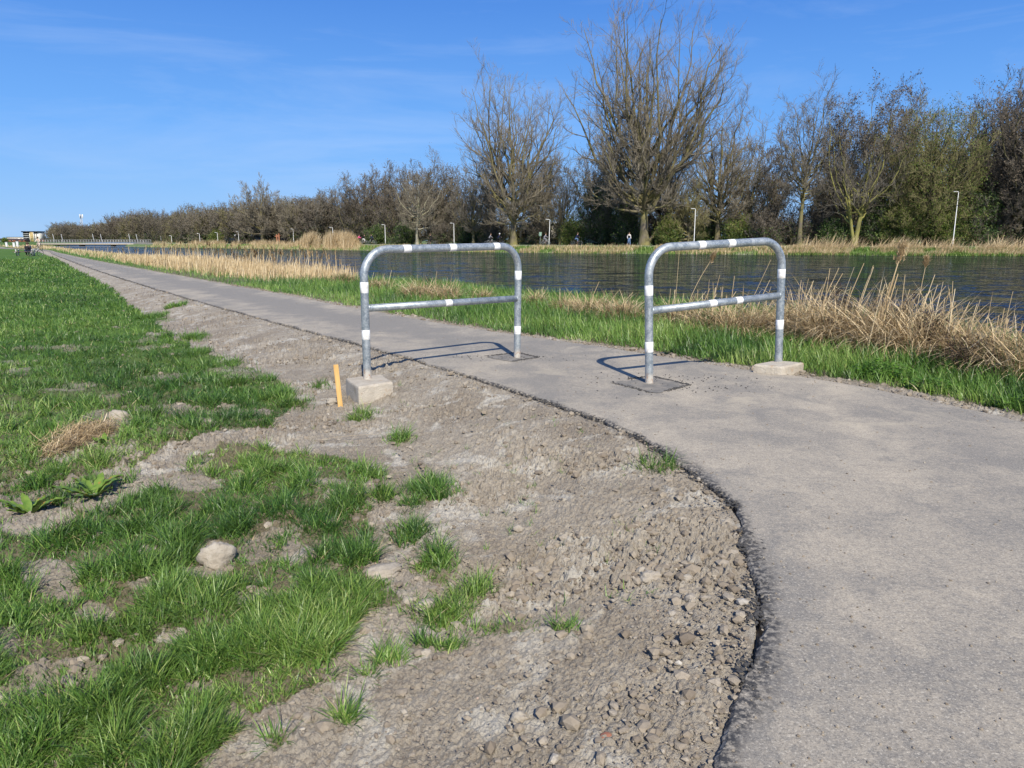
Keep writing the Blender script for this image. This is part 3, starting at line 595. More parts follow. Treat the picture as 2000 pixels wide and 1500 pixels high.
def build_pebbles():
    V1, T1 = ICO[1]; B = []
    def rocks(x, y, z, sz, tint, sub=1, sink=.3):
        V0, T0 = ICO[sub]; n = len(x); k = len(V0)
        j = 1 + rng.normal(0, .16, (n, k)); a = rng.uniform(0, 2 * pi, n); s = np.stack([rng.uniform(.8, 1.3, n), rng.uniform(.7, 1.1, n), rng.uniform(.45, .8, n)], 1)
        v = V0[None] * j[:, :, None] * s[:, None, :] * sz[:, None, None]
        ca, sa = np.cos(a)[:, None], np.sin(a)[:, None]
        vx = v[:, :, 0] * ca - v[:, :, 1] * sa; vy = v[:, :, 0] * sa + v[:, :, 1] * ca
        Vv = np.stack([vx + x[:, None], vy + y[:, None], v[:, :, 2] + (z + sz * (.5 - sink))[:, None]], -1).reshape(-1, 3)
        return Vv, (T0[None] + (np.arange(n) * k)[:, None, None]).reshape(-1, 3), np.repeat(tint, k)
    x, y, r = scatter(120000, 1.4, 26, -41, 41); dl = DL(x, y); dr = DR(x, y); dn = DN(x, y); z = ground_z(x, y)
    pt = fbm(x * 1.3, y * 1.3, 8, 3)
    dens = np.where(dl < -.01, .10 + .75 * smooth(.46, .60, pt), 0) * (1 - .75 * (grass_density(x, y, z) > .5)) + np.where(dl < -.01, .7 * np.exp(-np.maximum(0, -dl) * 5), 0)
    dens = np.where((dr > .0) & (dr < .30), .9, dens); dens = np.where((dl > .02) & (dr < 0), .012 + .05 * np.exp(-dl * 4) + .06 * np.exp(dr * 5), dens); dens = np.where((dn > -.3), 0, dens)
    m = rng.random(len(x)) < dens; x, y, r, z, dr = x[m], y[m], r[m], z[m], dr[m]; n = len(x)
    z = np.where((DL(x, y) > .02) & (dr < 0), .001, z + (fbm(x * .9, y * .9, 3, 4) - .5) * .072 * (dr < 0) + .008)
    sz = rng.pareto(2.6, n) * .0042 + .0028; sz = np.minimum(sz, .020) * (1 + .05 * r); big_ = (rng.random(n) < .010 + .02 * (pt[m] > .55)) & (dr < 0) & (DL(x, y) < -.05); sz[big_] = rng.uniform(.015, .034, big_.sum()); onp = (DL(x, y) > .02) & (dr < 0); sz[onp] = np.minimum(sz[onp], .0045 + .0004 * r[onp])
    sz = np.where(dr > 0, sz * 1.5, sz)
    Vv, T, t = rocks(x, y, z, sz, rng.beta(1.6, 2.6, n) * .9 + (rng.random(n) < .006) * .4, 1)
    print('pebbles', n)
    tag(mesh_obj('soil_crumbs', Vv, [T], M['pebbles'], None, False, {'tint': np.clip(t, 0, 1)}), 'small crumbs and pebbles strewn over the bare soil', 'gravel', None, 'stuff')
    # black asphalt crumbs around the two repaired squares and along the broken edge
    xs, ys = [], []
    for px, py, sx, sy, nn in ((1375, 757, .35, .16, 60), (1235, 738, .3, .12, 40), (1340, 740, .3, .1, 40), (1030, 701, .3, .1, 50), (975, 696, .3, .1, 60), (1300, 752, .5, .3, 30)):
        c = G(px, py, 0); xs.append(rng.normal(c[0], sx, nn)); ys.append(rng.normal(c[1], sy, nn))
    for e0, e1, nn in (((1275, 735.5), (1347, 752), 260), ((1196, 747), (1275, 768), 120), ((1300, 764), (1347, 752), 130), ((1225, 741), (1262, 736), 90), ((952, 696), (1008, 689), 120), ((1008, 689), (1052, 698), 240), ((1002, 706), (1052, 698), 120)):
        p, q = G(*e0, 0), G(*e1, 0); t = rng.random(nn); xs.append(p[0] + (q[0] - p[0]) * t + rng.normal(0, .012, nn)); ys.append(p[1] + (q[1] - p[1]) * t + rng.normal(0, .018, nn))
    xx = np.concatenate(xs); yy = np.concatenate(ys); s2 = rng.uniform(.002, .009, len(xx)); m = DL(xx, yy) > .05; m &= DR(xx, yy) < 0
    t = rng.uniform(2 * 4, 2 * 12, 1500); t = t[fbm(t * 2.5, t * 0, 6, 3) > .5]; p = interp_poly(PL, t); p = p + rng.normal(0, .028, p.shape); s3 = rng.uniform(.003, .010, len(p))
    xa = np.concatenate([xx[m], p[:, 0]]); ya = np.concatenate([yy[m], p[:, 1]]); sa = np.concatenate([s2[m], s3]); za = np.concatenate([np.zeros(m.sum()) + .002, np.full(len(p), -.004)])
    Vv, T, t = rocks(xa, ya, za, sa, np.zeros(len(xa)), 1, .2)
    tag(mesh_obj('asphalt_crumbs', Vv, [T], M['black_bitumen'], None, False), 'black asphalt crumbs along the broken path edge and repair squares', 'gravel', None, 'stuff')
build_pebbles()

# single clods and stones
def stone(px, py, rx, ry, rz, label, name='soil_clod', cat='clod', mat='clod', rot=0., seed=1, noise=.5, sink=.25, group=None):
    c = GG(px, py); V, T = ICO[4]
    n = (fbm(V[:, 0] * 1.3 + seed * 5, V[:, 1] * 1.3 + V[:, 2] * 1.7 + seed, seed, 4) - .5) * noise + (fbm(V[:, 0] * 6 + V[:, 2] * 4, V[:, 1] * 6 + V[:, 2] * 5, seed + 4, 4) - .5) * noise * .45
    v = V * (1 + n)[:, None] * np.array([rx, ry, rz]); ca, sa = math.cos(rot), math.sin(rot); v = np.stack([v[:, 0] * ca - v[:, 1] * sa, v[:, 0] * sa + v[:, 1] * ca, v[:, 2]], 1)
    o = mesh_obj(name, v, [T], M[mat]); o.location = (c[0], c[1], c[2] + rz * (1 - 2 * sink)); tag(o, label, cat, group); return o
CG = 'grey soil clods lying in the grass edge'
stone(232, 822, .085, .06, .07, 'round pale grey clod in the grass just above the dry straw heap', seed=3, group=CG)
stone(425, 1105, .085, .055, .075, 'largest grey clod, standing upright in the grass of the lower left', seed=5, rot=.5, noise=.7, group=CG)
stone(452, 1080, .022, .018, .02, 'small yellowish stone touching the large upright clod', 'pebble', 'stone', 'sawn_timber' if 0 else 'concrete', seed=7, noise=.3)
stone(748, 1122, .10, .06, .028, 'broad flat clod behind the dark leaning grass tuft', seed=9, rot=.6, noise=.6, group=CG)
stone(797, 1183, .026, .025, .028, 'small rounded clod beside the dark leaning grass tuft', seed=11, group=CG)
stone(836, 1190, .06, .038, .028, 'mid sized smooth clod right of the small rounded one', seed=13, rot=.5, group=CG)
stone(832, 1286, .025, .022, .025, 'small round clod under the lowest grass tufts on the soil', seed=15, group=CG)
stone(352, 793, .035, .03, .022, 'small clod on a bare patch amid the meadow grass', seed=17, group=CG)
stone(408, 829, .045, .035, .025, 'brownish low clod on the bare strip in the grass', seed=19, group=CG)
stone(648, 790, .055, .05, .045, 'crumbly grey clod left of the yellow timber stake', seed=21, noise=.8, group=CG)
stone(1012, 1036, .028, .022, .02, 'pale clod alone among crumbs near the middle of the bare soil', seed=23, group=CG)
stone(1272, 1135, .05, .035, .03, 'dark crumbled clod on the soil close to the asphalt edge', seed=25, noise=.9, group=CG)
stone(1252, 1122, .03, .025, .022, 'small clod just left of the dark crumbled one by the asphalt', seed=27, noise=.9, group=CG)
stone(1340, 1135, .026, .022, .02, 'small pale clod right of the dark crumbled one by the asphalt', seed=29, noise=.7, group=CG)
stone(1183, 1445, .018, .016, .015, 'reddish brick pebble on the soil near the bottom edge', 'pebble', 'stone', 'brick', seed=31, noise=.4)
stone(1015, 1408, .026, .02, .02, 'pale angular pebble on the soil at the bottom', 'pebble', 'stone', seed=33, noise=.6)

# ------------------------------------------------------------------ barriers
def arc_path(h0, h1, Wd, hl, hr, r=.26, n=9):
    """outline of a hoop in its own plane: (along, up) from the foot of the first leg to the foot of the second"""
    p = [(0, h0)]
    sl_ = (hr - hl) / Wd
    for i in range(n + 1):
        a = pi - (pi / 2) * i / n; p.append((r + r * math.cos(a), hl - r + r * math.sin(a) + sl_ * (r + r * math.cos(a))))
    for i in range(n + 1):
        a = pi / 2 - (pi / 2) * i / n; x = Wd - r + r * math.cos(a); p.append((x, hl - r + r * math.sin(a) + sl_ * x))
    p.append((Wd, h1)); return p
def barrier(A, B, zt, zc, lean, shift, tapes, label, red=()):
    """A, B feet (x,y,z); zt, zc = heights of top rail and middle rail at both ends; shift = how far the top leans sideways / forwards"""
    A = np.array(A, float); B = np.array(B, float); d = B[:2] - A[:2]; Wd = float(np.hypot(*d)); e = d / Wd
    root = empty('cycle_barrier', (A[0], A[1], min(A[2], B[2])), math.atan2(d[1], d[0]))
    z0 = min(A[2], B[2])
    def P(s, z): f = (z - z0); return (s + lean * f, shift * f, z - z0)
    op = arc_path(A[2] - .02, B[2] - .02, Wd, zt[0], zt[1]); pts = [P(s, z) for s, z in op]
    # refine the straight legs so that the rusty feet get vertices
    def fine(p, q, n): return [tuple(np.array(p) + (np.array(q) - np.array(p)) * i / n) for i in range(n)]
    full = fine(pts[0], pts[1], 24) + pts[1:-2] + fine(pts[-2], pts[-1], 24) + [pts[-1]]
    V, q = tubes(np.array(full)[None], np.full((1, len(full)), .0395), 24, (0, 1, 0))
    rust = smooth(.13, .05, V[:, 2])
    hoop = mesh_obj('hoop_tube', V, [q], M['galvanised_steel'], root, True, {'rust': rust})
    rail = MB(); a = P(.03, zc[0]); b = P(Wd - .03, zc[1]); rail.tube([a, tuple((np.array(a) + b) / 2), b], .036, 24)
    for (c, dd) in ((a, 1), (b, -1)): rail.tube([(c[0] - .002 * dd, c[1], c[2]), (c[0] + .013 * dd, c[1], c[2])], [.040, .035], 20)
    rail.build('middle_rail', M['galvanised_steel'], root)
    for kind, t, w in tapes:
        if kind == 'T': c = np.array(P(t * Wd, zt[0] + (zt[1] - zt[0]) * t)); dr = np.array(P(Wd, zt[1])) - np.array(P(0, zt[0])); rad = .0407
        elif kind == 'C': c = np.array(a) + (np.array(b) - np.array(a)) * t; dr = np.array(b) - np.array(a); rad = .0373
        elif kind == 'L': c = np.array(P(0, t)); dr = np.array(P(0, 1.)) - np.array(P(0, 0.)); rad = .0407
        else: c = np.array(P(Wd, t)); dr = np.array(P(Wd, 1.)) - np.array(P(Wd, 0.)); rad = .0407
        dr = dr / np.linalg.norm(dr); mb = MB(); mb.tube([c - dr * w / 2, c - dr * (w / 2 - .002), c + dr * (w / 2 - .002), c + dr * w / 2], [rad - .0012, rad, rad, rad - .0012], 24, caps=False)
        tp = mb.build('reflective_band', M['white_tape'], root)
        if (kind, t) in red:
            mb = MB(); k = dr * w * .46; n = 7; vs = []
            for i in range(n):
                ang = -pi / 2 - .35 + .5 * i / (n - 1)
                o = np.array((0, math.cos(ang), math.sin(ang))) * (rad + .0012)
                vs += [c - k + o, c + k + o]
            mb.add(vs, [np.array([(2 * i, 2 * i + 1, 2 * i + 3, 2 * i + 2) for i in range(n - 1)])]); mb.build('red_mark', M['red_tape'], tp)
    tag(root, label, 'barrier', 'tube barriers staggered across the path'); return root
def up_w(px, py, foot):
    """height above the path of a point on a post that stands at foot"""
    return ZT(py, foot[1])
A1 = (-1.445, 7.18, 0.0); B1 = (XF(1010, 8.5, 0.0), 8.5, 0.0)
A2 = (XF(1268, 6.93, 0), 6.93, 0.0); B2 = (XF(1521, 7.7, .085), 7.7, .085)
barrier(A1, B1, (1.262, 1.292), (.70, .695), -.012, -.03,
        [('T', .245, .09), ('T', .53, .085), ('T', .83, .085), ('L', ZT(561, 7.18), .105), ('L', ZT(653, 7.18), .095), ('R', ZT(537, 8.5), .1), ('R', ZT(644, 8.5), .095), ('C', .50, .085)],
        'grey tube barrier with its left leg in a concrete block beside the yellow stake', red=(('T', .83),))
barrier(A2, B2, (1.282, 1.352), (.70, ZT(577, 7.7)), -.05, .0,
        [('T', .365, .08), ('T', .585, .085), ('L', ZT(567, 6.93), .095), ('L', ZT(677, 6.93), .1), ('R', ZT(534, 7.7), .095), ('R', ZT(633, 7.7), .1), ('C', .45, .09), ('C', .66, .08)],
        'tilted grey tube barrier nearer the water, its right leg in a low concrete block', red=(('T', .365),))

def concrete_block(corner_px, zt, depth, z_low, label, nseed):
    c = [G(px, py, zt)[:2] for px, py in corner_px]                     # four top corners
    n = 14; V = []
    for k in range(2):
        pass
    mb = MB(); c = np.array(c); cen = c.mean(0)
    # chamfered block: rings from bottom to top
    rings = []; prof = [(0., z_low), (0., zt - .10), (0., zt - .02), (.006, zt - .007), (.02, zt)]
    m = 12
    for ins, z in prof:
        ring = []
        for i in range(4):
            p, q = c[i], c[(i + 1) % 4]
            for j in range(m):
                u = j / m; w = p + (q - p) * u; 
                rnd = .006 * max(0, 1 - min(u, 1 - u) * m * .7)            # knocked-off corners
                dv = cen - w; w = w + dv / np.linalg.norm(dv) * (ins + rnd)
                ring.append((w[0], w[1], z))
        rings.append(ring)
    K = 4 * m; V = np.array(rings).reshape(-1, 3)
    nn = (fbm(V[:, 0] * 9 + V[:, 2] * 5, V[:, 1] * 9 + V[:, 2] * 7, nseed, 3) - .5) * .012; V[:, 0] += nn; V[:, 1] += nn * .6
    q = np.array([(r * K + i, r * K + (i + 1) % K, (r + 1) * K + (i + 1) % K, (r + 1) * K + i) for r in range(len(prof) - 1) for i in range(K)])
    top = np.array([[(len(prof) - 1) * K + i for i in range(K)]])
    V[:, :2] -= cen
    o = mesh_obj('concrete_block', V, [q, top], M['concrete'], None, False); o.location = (cen[0], cen[1], 0)
    tag(o, label, 'concrete block', 'concrete footings of the barriers')
concrete_block([(673.5, 738), (699.5, 756), (767.5, 745), (745, 731)], -.003, .3, -.35, 'weathered concrete block sunk in bare soil beside the yellow stake', 3)
concrete_block([(1471, 711.5), (1528, 716.5), (1571, 708), (1514, 703)], .085, .2, -.2, 'low concrete block at the grass edge under the right barrier leg', 5)

def stake():
    a = GG(667, 797); Y = a[1]; top = np.array((XF(656, Y, ZT(712, Y)), Y, ZT(712, Y))); a = a - np.array((0, 0, .12)); d = top - a
    rx = math.atan2(0, 1); ry = math.atan2(d[0], d[2]); mb = MB(); mb.box((0, 0, np.linalg.norm(d) / 2), (.045, .022, np.linalg.norm(d)), bev=.0015)
    o = mb.build('timber_stake', M['sawn_timber'], None, False); o.location = a; o.rotation_euler = (0, ry, radians(12)); tag(o, 'yellow sawn timber stake leaning beside the concrete block', 'stake')
stake()

# dry straw heap, loose straw stalk
def straw_heap():
    R = Rib(); n = 3200; pts = [(100, 895), (140, 868), (168, 850), (192, 850)]; P = np.array([GG(*p) for p in pts])
    t = rng.random(n) * 3; p = interp_poly(P, t * .999); wd = .05 + .05 * np.sin(t / 3 * pi); p = p + rng.normal(0, 1, p.shape) * np.stack([wd, wd, wd * 0], 1); z = ground_z(p[:, 0], p[:, 1]) + np.abs(rng.normal(0, .035, n)) + .015
    R.add(np.stack([p[:, 0], p[:, 1], z], 1), rng.normal(.5, 1.2, n), rng.uniform(1.2, 1.75, n), rng.normal(0, .6, n), rng.uniform(.05, .16, n), rng.uniform(.003, .006, n), np.clip(rng.normal(.5, .25, n), 0, 1), 4, rng.normal(0, .5, n), .4)
    tag(R.build('straw_heap', M['reed_straw']), 'heap of dry matted straw lying in the meadow grass', 'straw')
straw_heap()
R = Rib(); a = GG(612, 866); b = GG(835, 862); az = math.atan2(b[1] - a[1], b[0] - a[0])
R.add(np.array([[a[0], a[1], a[2] + .02]]), np.array([az + .12]), np.array([1.42]), np.array([.3]), np.array([np.linalg.norm(b - a)]), np.array([.008]), np.array([.75]), 10, None, .5)
tag(R.build('straw_stalk', M['reed_straw']), 'single long dry stalk lying on the soil in front of the concrete block', 'stalk')

# broad-leaved dock plants in the grass
def dock(px, py, n, size, label, seed, flat=0.):
    r = np.random.default_rng(seed); c = GG(px, py); V = []; Fq = []; k = 0
    for i in range(n):
        az = r.uniform(0, 2 * pi); L_ = size * r.uniform(.6, 1.1); w = L_ * r.uniform(.12, .18); lean = r.uniform(.25, 1.05) + flat; bend = r.uniform(.3, .9); ns, nc = 12, 5; p = np.zeros(3); ph = lean
        C = [p.copy()]
        for s in range(ns):
            st = L_ / ns; p = p + st * np.array((math.sin(ph) * math.cos(az), math.sin(ph) * math.sin(az), math.cos(ph))); ph += bend / ns; C.append(p.copy())
        side = np.array((-math.sin(az), math.cos(az), 0)); up = np.array((0, 0, 1.))
        for s in range(ns + 1):
            u = s / ns; ww = w * (.12 if u < .15 else math.sin(min(1, (u - .1) / .9) * pi) ** .6 * (1 - .25 * u) + .03)
            for j in range(nc):
                v = j / (nc - 1) * 2 - 1; V.append(C[s] + side * ww * v + up * (abs(v) * ww * .28 + .006 * math.sin(u * 22 + 3 * v + i)))
        for s in range(ns):
            for j in range(nc - 1): b = k + s * nc + j; Fq.append((b, b + 1, b + nc + 1, b + nc))
        k += (ns + 1) * nc
    o = mesh_obj('dock_plant', np.array(V), [np.array(Fq)], M['dock_leaf_surface'], None, True); o.location = (c[0], c[1], c[2] - .01); tag(o, label, 'plant', 'broad leaved dock plants in the meadow')
dock(185, 972, 15, .23, 'dock plant with long upright green leaves beside a dark gap in the soil', 3)
dock(62, 1005, 18, .21, 'sprawling dock plant with yellowing and rust spotted leaves at the left edge', 8, .25)
dock(205, 872, 10, .15, 'small dark leaved dock plant just below the straw heap', 5, .2)

# ------------------------------------------------------------------ trees
def kids(P, R, n, t0, ang, lfac, segs, up, rfac, g, rmin, lmin=0., tdec=.55):
    B, m, _ = P.shape; Ln = np.linalg.norm(np.diff(P, axis=1), axis=2).sum(1)
    t = t0 + (1 - t0) * (np.arange(n)[None] + g.random((B, n))) / n; t = np.minimum(t, .999); i = np.floor(t * (m - 1)).astype(int); f = (t * (m - 1) - i)[..., None]
    b = np.arange(B)[:, None]; p0 = P[b, i]; p1 = P[b, i + 1]; pos = p0 * (1 - f) + p1 * f; T = p1 - p0; T /= np.linalg.norm(T, axis=2, keepdims=True) + 1e-9
    rp = R[b, i] * (1 - f[..., 0]) + R[b, i + 1] * f[..., 0]
    rv = g.normal(size=T.shape); rv -= (rv * T).sum(2, keepdims=True) * T; rv /= np.linalg.norm(rv, axis=2, keepdims=True) + 1e-9
    a = np.radians(g.normal(ang, 10, (B, n)))[..., None]; d = np.cos(a) * T + np.sin(a) * rv
    L_ = np.maximum(lmin, Ln[:, None] * lfac * (1 - tdec * t)) * g.uniform(.65, 1.25, (B, n)); pos = pos.reshape(-1, 3); d = d.reshape(-1, 3); L_ = L_.reshape(-1)
    pts = [pos]
    for k in range(segs):
        d = d + np.array((0, 0, up / segs)) + g.normal(0, .17, d.shape); d /= np.linalg.norm(d, axis=1, keepdims=True); pos = pos + d * (L_ / segs)[:, None]; pts.append(pos)
    C = np.stack(pts, 1); r0 = np.maximum(rmin, rp.reshape(-1) * rfac); rr = r0[:, None] * np.linspace(1, .35, segs + 1)[None]; return C, np.maximum(rr, rmin * .6)

PROF = {'fan': lambda u: np.interp(u, [0, .15, .35, .6, .8, .92, 1], [.55, .85, 1, 1.02, .95, .78, .45]),
        'oval': lambda u: np.interp(u, [0, .15, .4, .65, .85, 1], [.55, .85, 1, 1, .82, .4]),
        'round': lambda u: np.interp(u, [0, .15, .35, .6, .85, 1], [.75, 1, 1, .95, .75, .3]),
        'column': lambda u: np.interp(u, [0, .2, .5, .8, 1], [.6, .95, 1, .92, .5])}
def grow(H, Rc, seed, shape='oval', lo=.22, fork=.1, n=(24, 10, 8, 6), r0=None, up=.5, twr=.013, start=(.12, .5), stems=1, wob=.02, low_limbs=0, ctrl=(.6, .32), tipup=0.0, tw=.75, bark_r=1.):
    g = np.random.default_rng(seed); r0 = (r0 or H * .016) * bark_r; S = []; SR = []
    for k in range(stems):
        m = 12; u = np.linspace(0, 1, m); a = g.uniform(0, 2 * pi); sp = 0 if stems == 1 else Rc * .45 * g.uniform(.5, 1)
        off = np.stack([np.cos(a) * sp * u ** .8, np.sin(a) * sp * u ** .8, u * H * .86 * (1 if stems == 1 else g.uniform(.8, 1))], 1); w = np.cumsum(g.normal(0, H * wob * .5, (m, 2)), 0) * u[:, None]
        off[:, :2] += w; S.append(off); rr = r0 * (1 if stems == 1 else .62) * (1 - .92 * u ** .75); rr[0] *= 1.45; rr[1] *= 1.05; SR.append(rr)
    S = np.array(S); SR = np.array(SR)
    n1 = n[0]; P1 = []; R1 = []
    for k in range(n1 + low_limbs):
        low = k >= n1; uu = (k + g.random()) / n1 if not low else g.uniform(0, .12); zt = H * (lo + (.95 - lo) * uu) if not low else H * (lo * .75 + .1 * g.random())
        az = k * 2.39996 + g.normal(0, .35); rad = Rc * float(PROF[shape](uu)) * (g.uniform(.55, .95) if not low else g.uniform(.85, 1.05)); st = k % stems
        tip = np.array((math.cos(az) * rad, math.sin(az) * rad, zt)); ks = g.uniform(*start); zs = min(H * fork + (zt - H * fork) * ks, H * .84) if not low else H * (fork + .04 * g.random())
        f = zs / (H * .86) * 11; f = min(f, 10.99); i = int(f); base = S[st, i] * (1 - (f - i)) + S[st, i + 1] * (f - i); rb = SR[st, i] * (1 - (f - i)) + SR[st, i + 1] * (f - i)
        d = tip - base; c = base + np.array((d[0] * ctrl[0], d[1] * ctrl[0], d[2] * ctrl[1] if not low else d[2] * .1)); t = np.linspace(0, 1, 9)[:, None]
        B = base * (1 - t) ** 2 + 2 * c * t * (1 - t) + tip * t * t; Ld = np.linalg.norm(d); B[1:] += np.cumsum(g.normal(0, Ld * .024, (8, 3)), 0)
        P1.append(B); rl = min(rb * .72, Ld * .017 + .03) * bark_r; R1.append(rl * np.linspace(1, .16, 9))
    P1 = np.array(P1); R1 = np.array(R1)
    P2, R2 = kids(P1, R1, n[1], .2, 42, .36, 4, up * .75, .55, g, twr * 1.5, H * .05, .35)
    P2b, R2b = kids(S, SR, 6, .45, 45, .16, 4, up, .3, g, twr * 1.5, H * .05, .2); P2 = np.concatenate([P2, P2b]); R2 = np.concatenate([R2, R2b])
    P3, R3 = kids(P2, R2, n[2], .15, 42, .5, 3, up * .6, .6, g, twr * 1.15, H * .024, .3)
    P4, R4 = kids(P3, R3, n[3], .1, 36, .6, 1, up * .7, .7, g, twr, H * .012 * tw / .75 + .12)
    return S, SR, P1, R1, P2, R2, P3, R3, P4, R4
def leaves(tips, n, size, spread, g, t0=0., t1=1.):
    p = tips[g.integers(0, len(tips), n)] + g.normal(0, spread, (n, 3)); a = g.normal(size=(n, 3)); a /= np.linalg.norm(a, axis=1, keepdims=True); b = g.normal(size=(n, 3)); b -= (a * b).sum(1, keepdims=True) * a; b /= np.linalg.norm(b, axis=1, keepdims=True)
    s = (size * g.uniform(.6, 1.3, n))[:, None]; V = np.stack([p - a * s, p + b * s * .55, p + a * s, p - b * s * .55], 1).reshape(-1, 3); q = np.arange(n * 4).reshape(n, 4)
    return V, q, np.repeat(g.uniform(t0, t1, n), 4)
def tree_meshes(T, name_root, bark_m, twig_m, leaf=None, seed=0):
    """leaf = (material, count, size, spread, zmin fraction)"""
    S, SR, P1, R1, P2, R2, P3, R3, P4, R4 = T; g = np.random.default_rng(seed + 99)
    V0, q0 = tubes(S, SR, 10); V1, q1 = tubes(P1, R1, 7); Vt = np.concatenate([V0, V1]); tr = (Vt, [np.concatenate([q0, q1 + len(V0)])])
    parts = [tubes(P2, R2, 4), tubes(P3, R3, 3), tubes(P4, R4, 3)]; V = []; Q = []; k = 0
    for v, q in parts: V.append(v); Q.append(q + k); k += len(v)
    tint = [np.zeros(k)]; mi = [np.zeros(sum(len(q) for q in Q), int)]; mats = [M[twig_m]]
    if leaf:
        for j, (lm, cnt, sz, sp, zf, *_r) in enumerate(leaf if isinstance(leaf, list) else [leaf]):
            tips = P4[:, -1]; zc = tips[:, 2] / tips[:, 2].max(); hi = _r[0] if _r else 1.01; tips = tips[(zc >= zf) & (zc <= hi)]
            v, q, t = leaves(tips, cnt, sz, sp, g); V.append(v); Q.append(q + k); k += len(v); tint.append(t); mi.append(np.full(len(q), j + 1)); mats.append(M[lm])
    return tr, (np.concatenate(V), [np.concatenate(Q)], mats, np.concatenate(tint), np.concatenate(mi)), M[bark_m]
def place_tree(name, T, loc, bark_m, twig_m, label, group=None, leaf=None, cat='tree', seed=0, rz=0., lean=(0, 0)):
    root = empty(name, loc, rz); root.rotation_euler = (lean[0], lean[1], rz); tr, cr, bm_ = tree_meshes(T, name, bark_m, twig_m, leaf, seed)
    mesh_obj('trunk', tr[0], tr[1], bm_, root); mesh_obj('crown', cr[0], cr[1], cr[2], root, False, {'tint': cr[3]}, cr[4]); return tag(root, label, cat, group)
def copy_thing(src, loc, rz, scale, label, group=None):
    r = src.copy(); COL.objects.link(r); r.location = loc; r.rotation_euler = (0, 0, rz); r.scale = scale; r['label'] = label
    if group: r['group'] = group
    for ch in list(src.children):
        c = ch.copy(); COL.objects.link(c); c.parent = r
        for gch in list(ch.children):
            d = gch.copy(); COL.objects.link(d); d.parent = c
    return r
def far_Y(px, off):
    a, b = 20., 400.
    for _ in range(40):
        m = (a + b) / 2
        if float(DF(np.array([XF(px, m)]), np.array([m]))[0]) > off: b = m
        else: a = m
    return b
def far_pt(px, off):
    Y = far_Y(px, off); X = XF(px, Y); return X, Y, float(base_h(np.array([X]), np.array([Y]))[0])

def hero(name, px, off, top, halfw, label, bark_m='bark_grey', twig_m='twig_brown', leaf=None, seed=1, lean=(0, 0), group='bare trees lining the far bank', **k):
    X, Y, z = far_pt(px, off); H = (ZT(top, Y) - z) * (.97 if px > 1450 else 1.0); Rc = halfw * Y / F; T = grow(H, Rc, seed, **k); return place_tree(name, T, (X, Y, z - .1), bark_m, twig_m, label, group, leaf, seed=seed, lean=lean)
BUD = lambda c, n, s, sp=.25, z=.2, hi=1.01: (c, n, s, sp, z, hi)
hero('poplar_tree', 1258, 6.5, 6, 158, 'tallest bare poplar, its fan of limbs rising from a short thick trunk', seed=3, shape='fan', lo=.30, fork=.13, n=(44, 9, 8, 6), start=(.03, .42), low_limbs=8, r0=.62, ctrl=(.72, .32), up=.7, twr=.0115, twig_m='twig_grey')
hero('poplar_tree', 1003, 7, 138, 100, 'second tallest bare poplar, above the gap between the two barriers', seed=5, shape='fan', lo=.28, fork=.12, n=(36, 9, 8, 6), start=(.03, .42), low_limbs=6, r0=.5, ctrl=(.72, .32), up=.7, twr=.0115, twig_m='twig_grey')
hero('leaning_tree', 1262, 8.5, 300, 60, 'slim grey tree leaning right out of the foot of the tallest poplar', seed=6, shape='oval', lo=.55, fork=.3, n=(10, 7, 6, 4), lean=(0, radians(30)), r0=.28)
hero('maple_tree', 1400, 13, 190, 82, 'bare tree with olive mossy limbs right of the tallest poplar', twig_m='twig_grey', seed=7, shape='oval', lo=.25, fork=.14, n=(32, 9, 8, 6), twr=.011, start=(.1, .45), low_limbs=3, r0=.42)
hero('maple_tree', 1560, 10, 152, 76, 'bare tree with open round crown and blue sky showing behind its trunk', bark_m='bark_grey', twig_m='twig_brown', seed=8, shape='oval', lo=.3, fork=.25, n=(28, 9, 8, 6), twr=.011, start=(.15, .5), r0=.34)
hero('maple_tree', 1668, 10, 160, 82, 'bare tree whose several yellow lichen stems fork close to the ground', bark_m='bark_yellow', twig_m='twig_brown', seed=9, shape='column', lo=.33, fork=.12, n=(32, 9, 8, 5), stems=4, r0=.42, twr=.012, leaf=[BUD('catkin', 6000, .11, .12, .55)])
hero('maple_tree', 1812, 12, 186, 105, 'broad tree hazed with fresh yellow green buds left of the tall white lamp post', bark_m='bark_dark', twig_m='twig_olive', seed=10, shape='column', lo=.12, fork=.07, n=(38, 11, 8, 5), start=(.1, .5), low_limbs=6, r0=.45, leaf=[BUD('bud_leaf', 14000, .105, .3, .05)])
hero('maple_tree', 1985, 13, 150, 95, 'dark bare tree cut by the right edge of the picture', bark_m='bark_dark', twig_m='twig_rusty', seed=11, shape='column', lo=.2, fork=.1, n=(34, 10, 8, 6), low_limbs=4, r0=.5, leaf=[BUD('catkin', 7000, .12, .2, .3)])
hero('maple_tree', 1890, 24, 160, 80, 'bare tree rising behind the green budding tree and the tall white lamp post', bark_m='bark_dark', twig_m='twig_brown', seed=12, shape='column', lo=.25, fork=.15, n=(26, 9, 8, 5), r0=.4, leaf=[BUD('catkin', 4500, .12, .2, .5)])
hero('maple_tree', 1735, 22, 172, 62, 'bare dark tree standing between the yellow stemmed tree and the green budding tree', bark_m='bark_dark', twig_m='twig_rusty', seed=13, shape='column', lo=.3, fork=.15, n=(22, 9, 7, 5), r0=.38, leaf=[BUD('catkin', 4500, .12, .2, .5)])
hero('willow_tree', 1092, 14, 292, 62, 'low many stemmed bare willow between the two tall poplars', twig_m='twig_grey', seed=14, shape='round', lo=.3, fork=.04, n=(26, 9, 7, 5), stems=4, r0=.3)
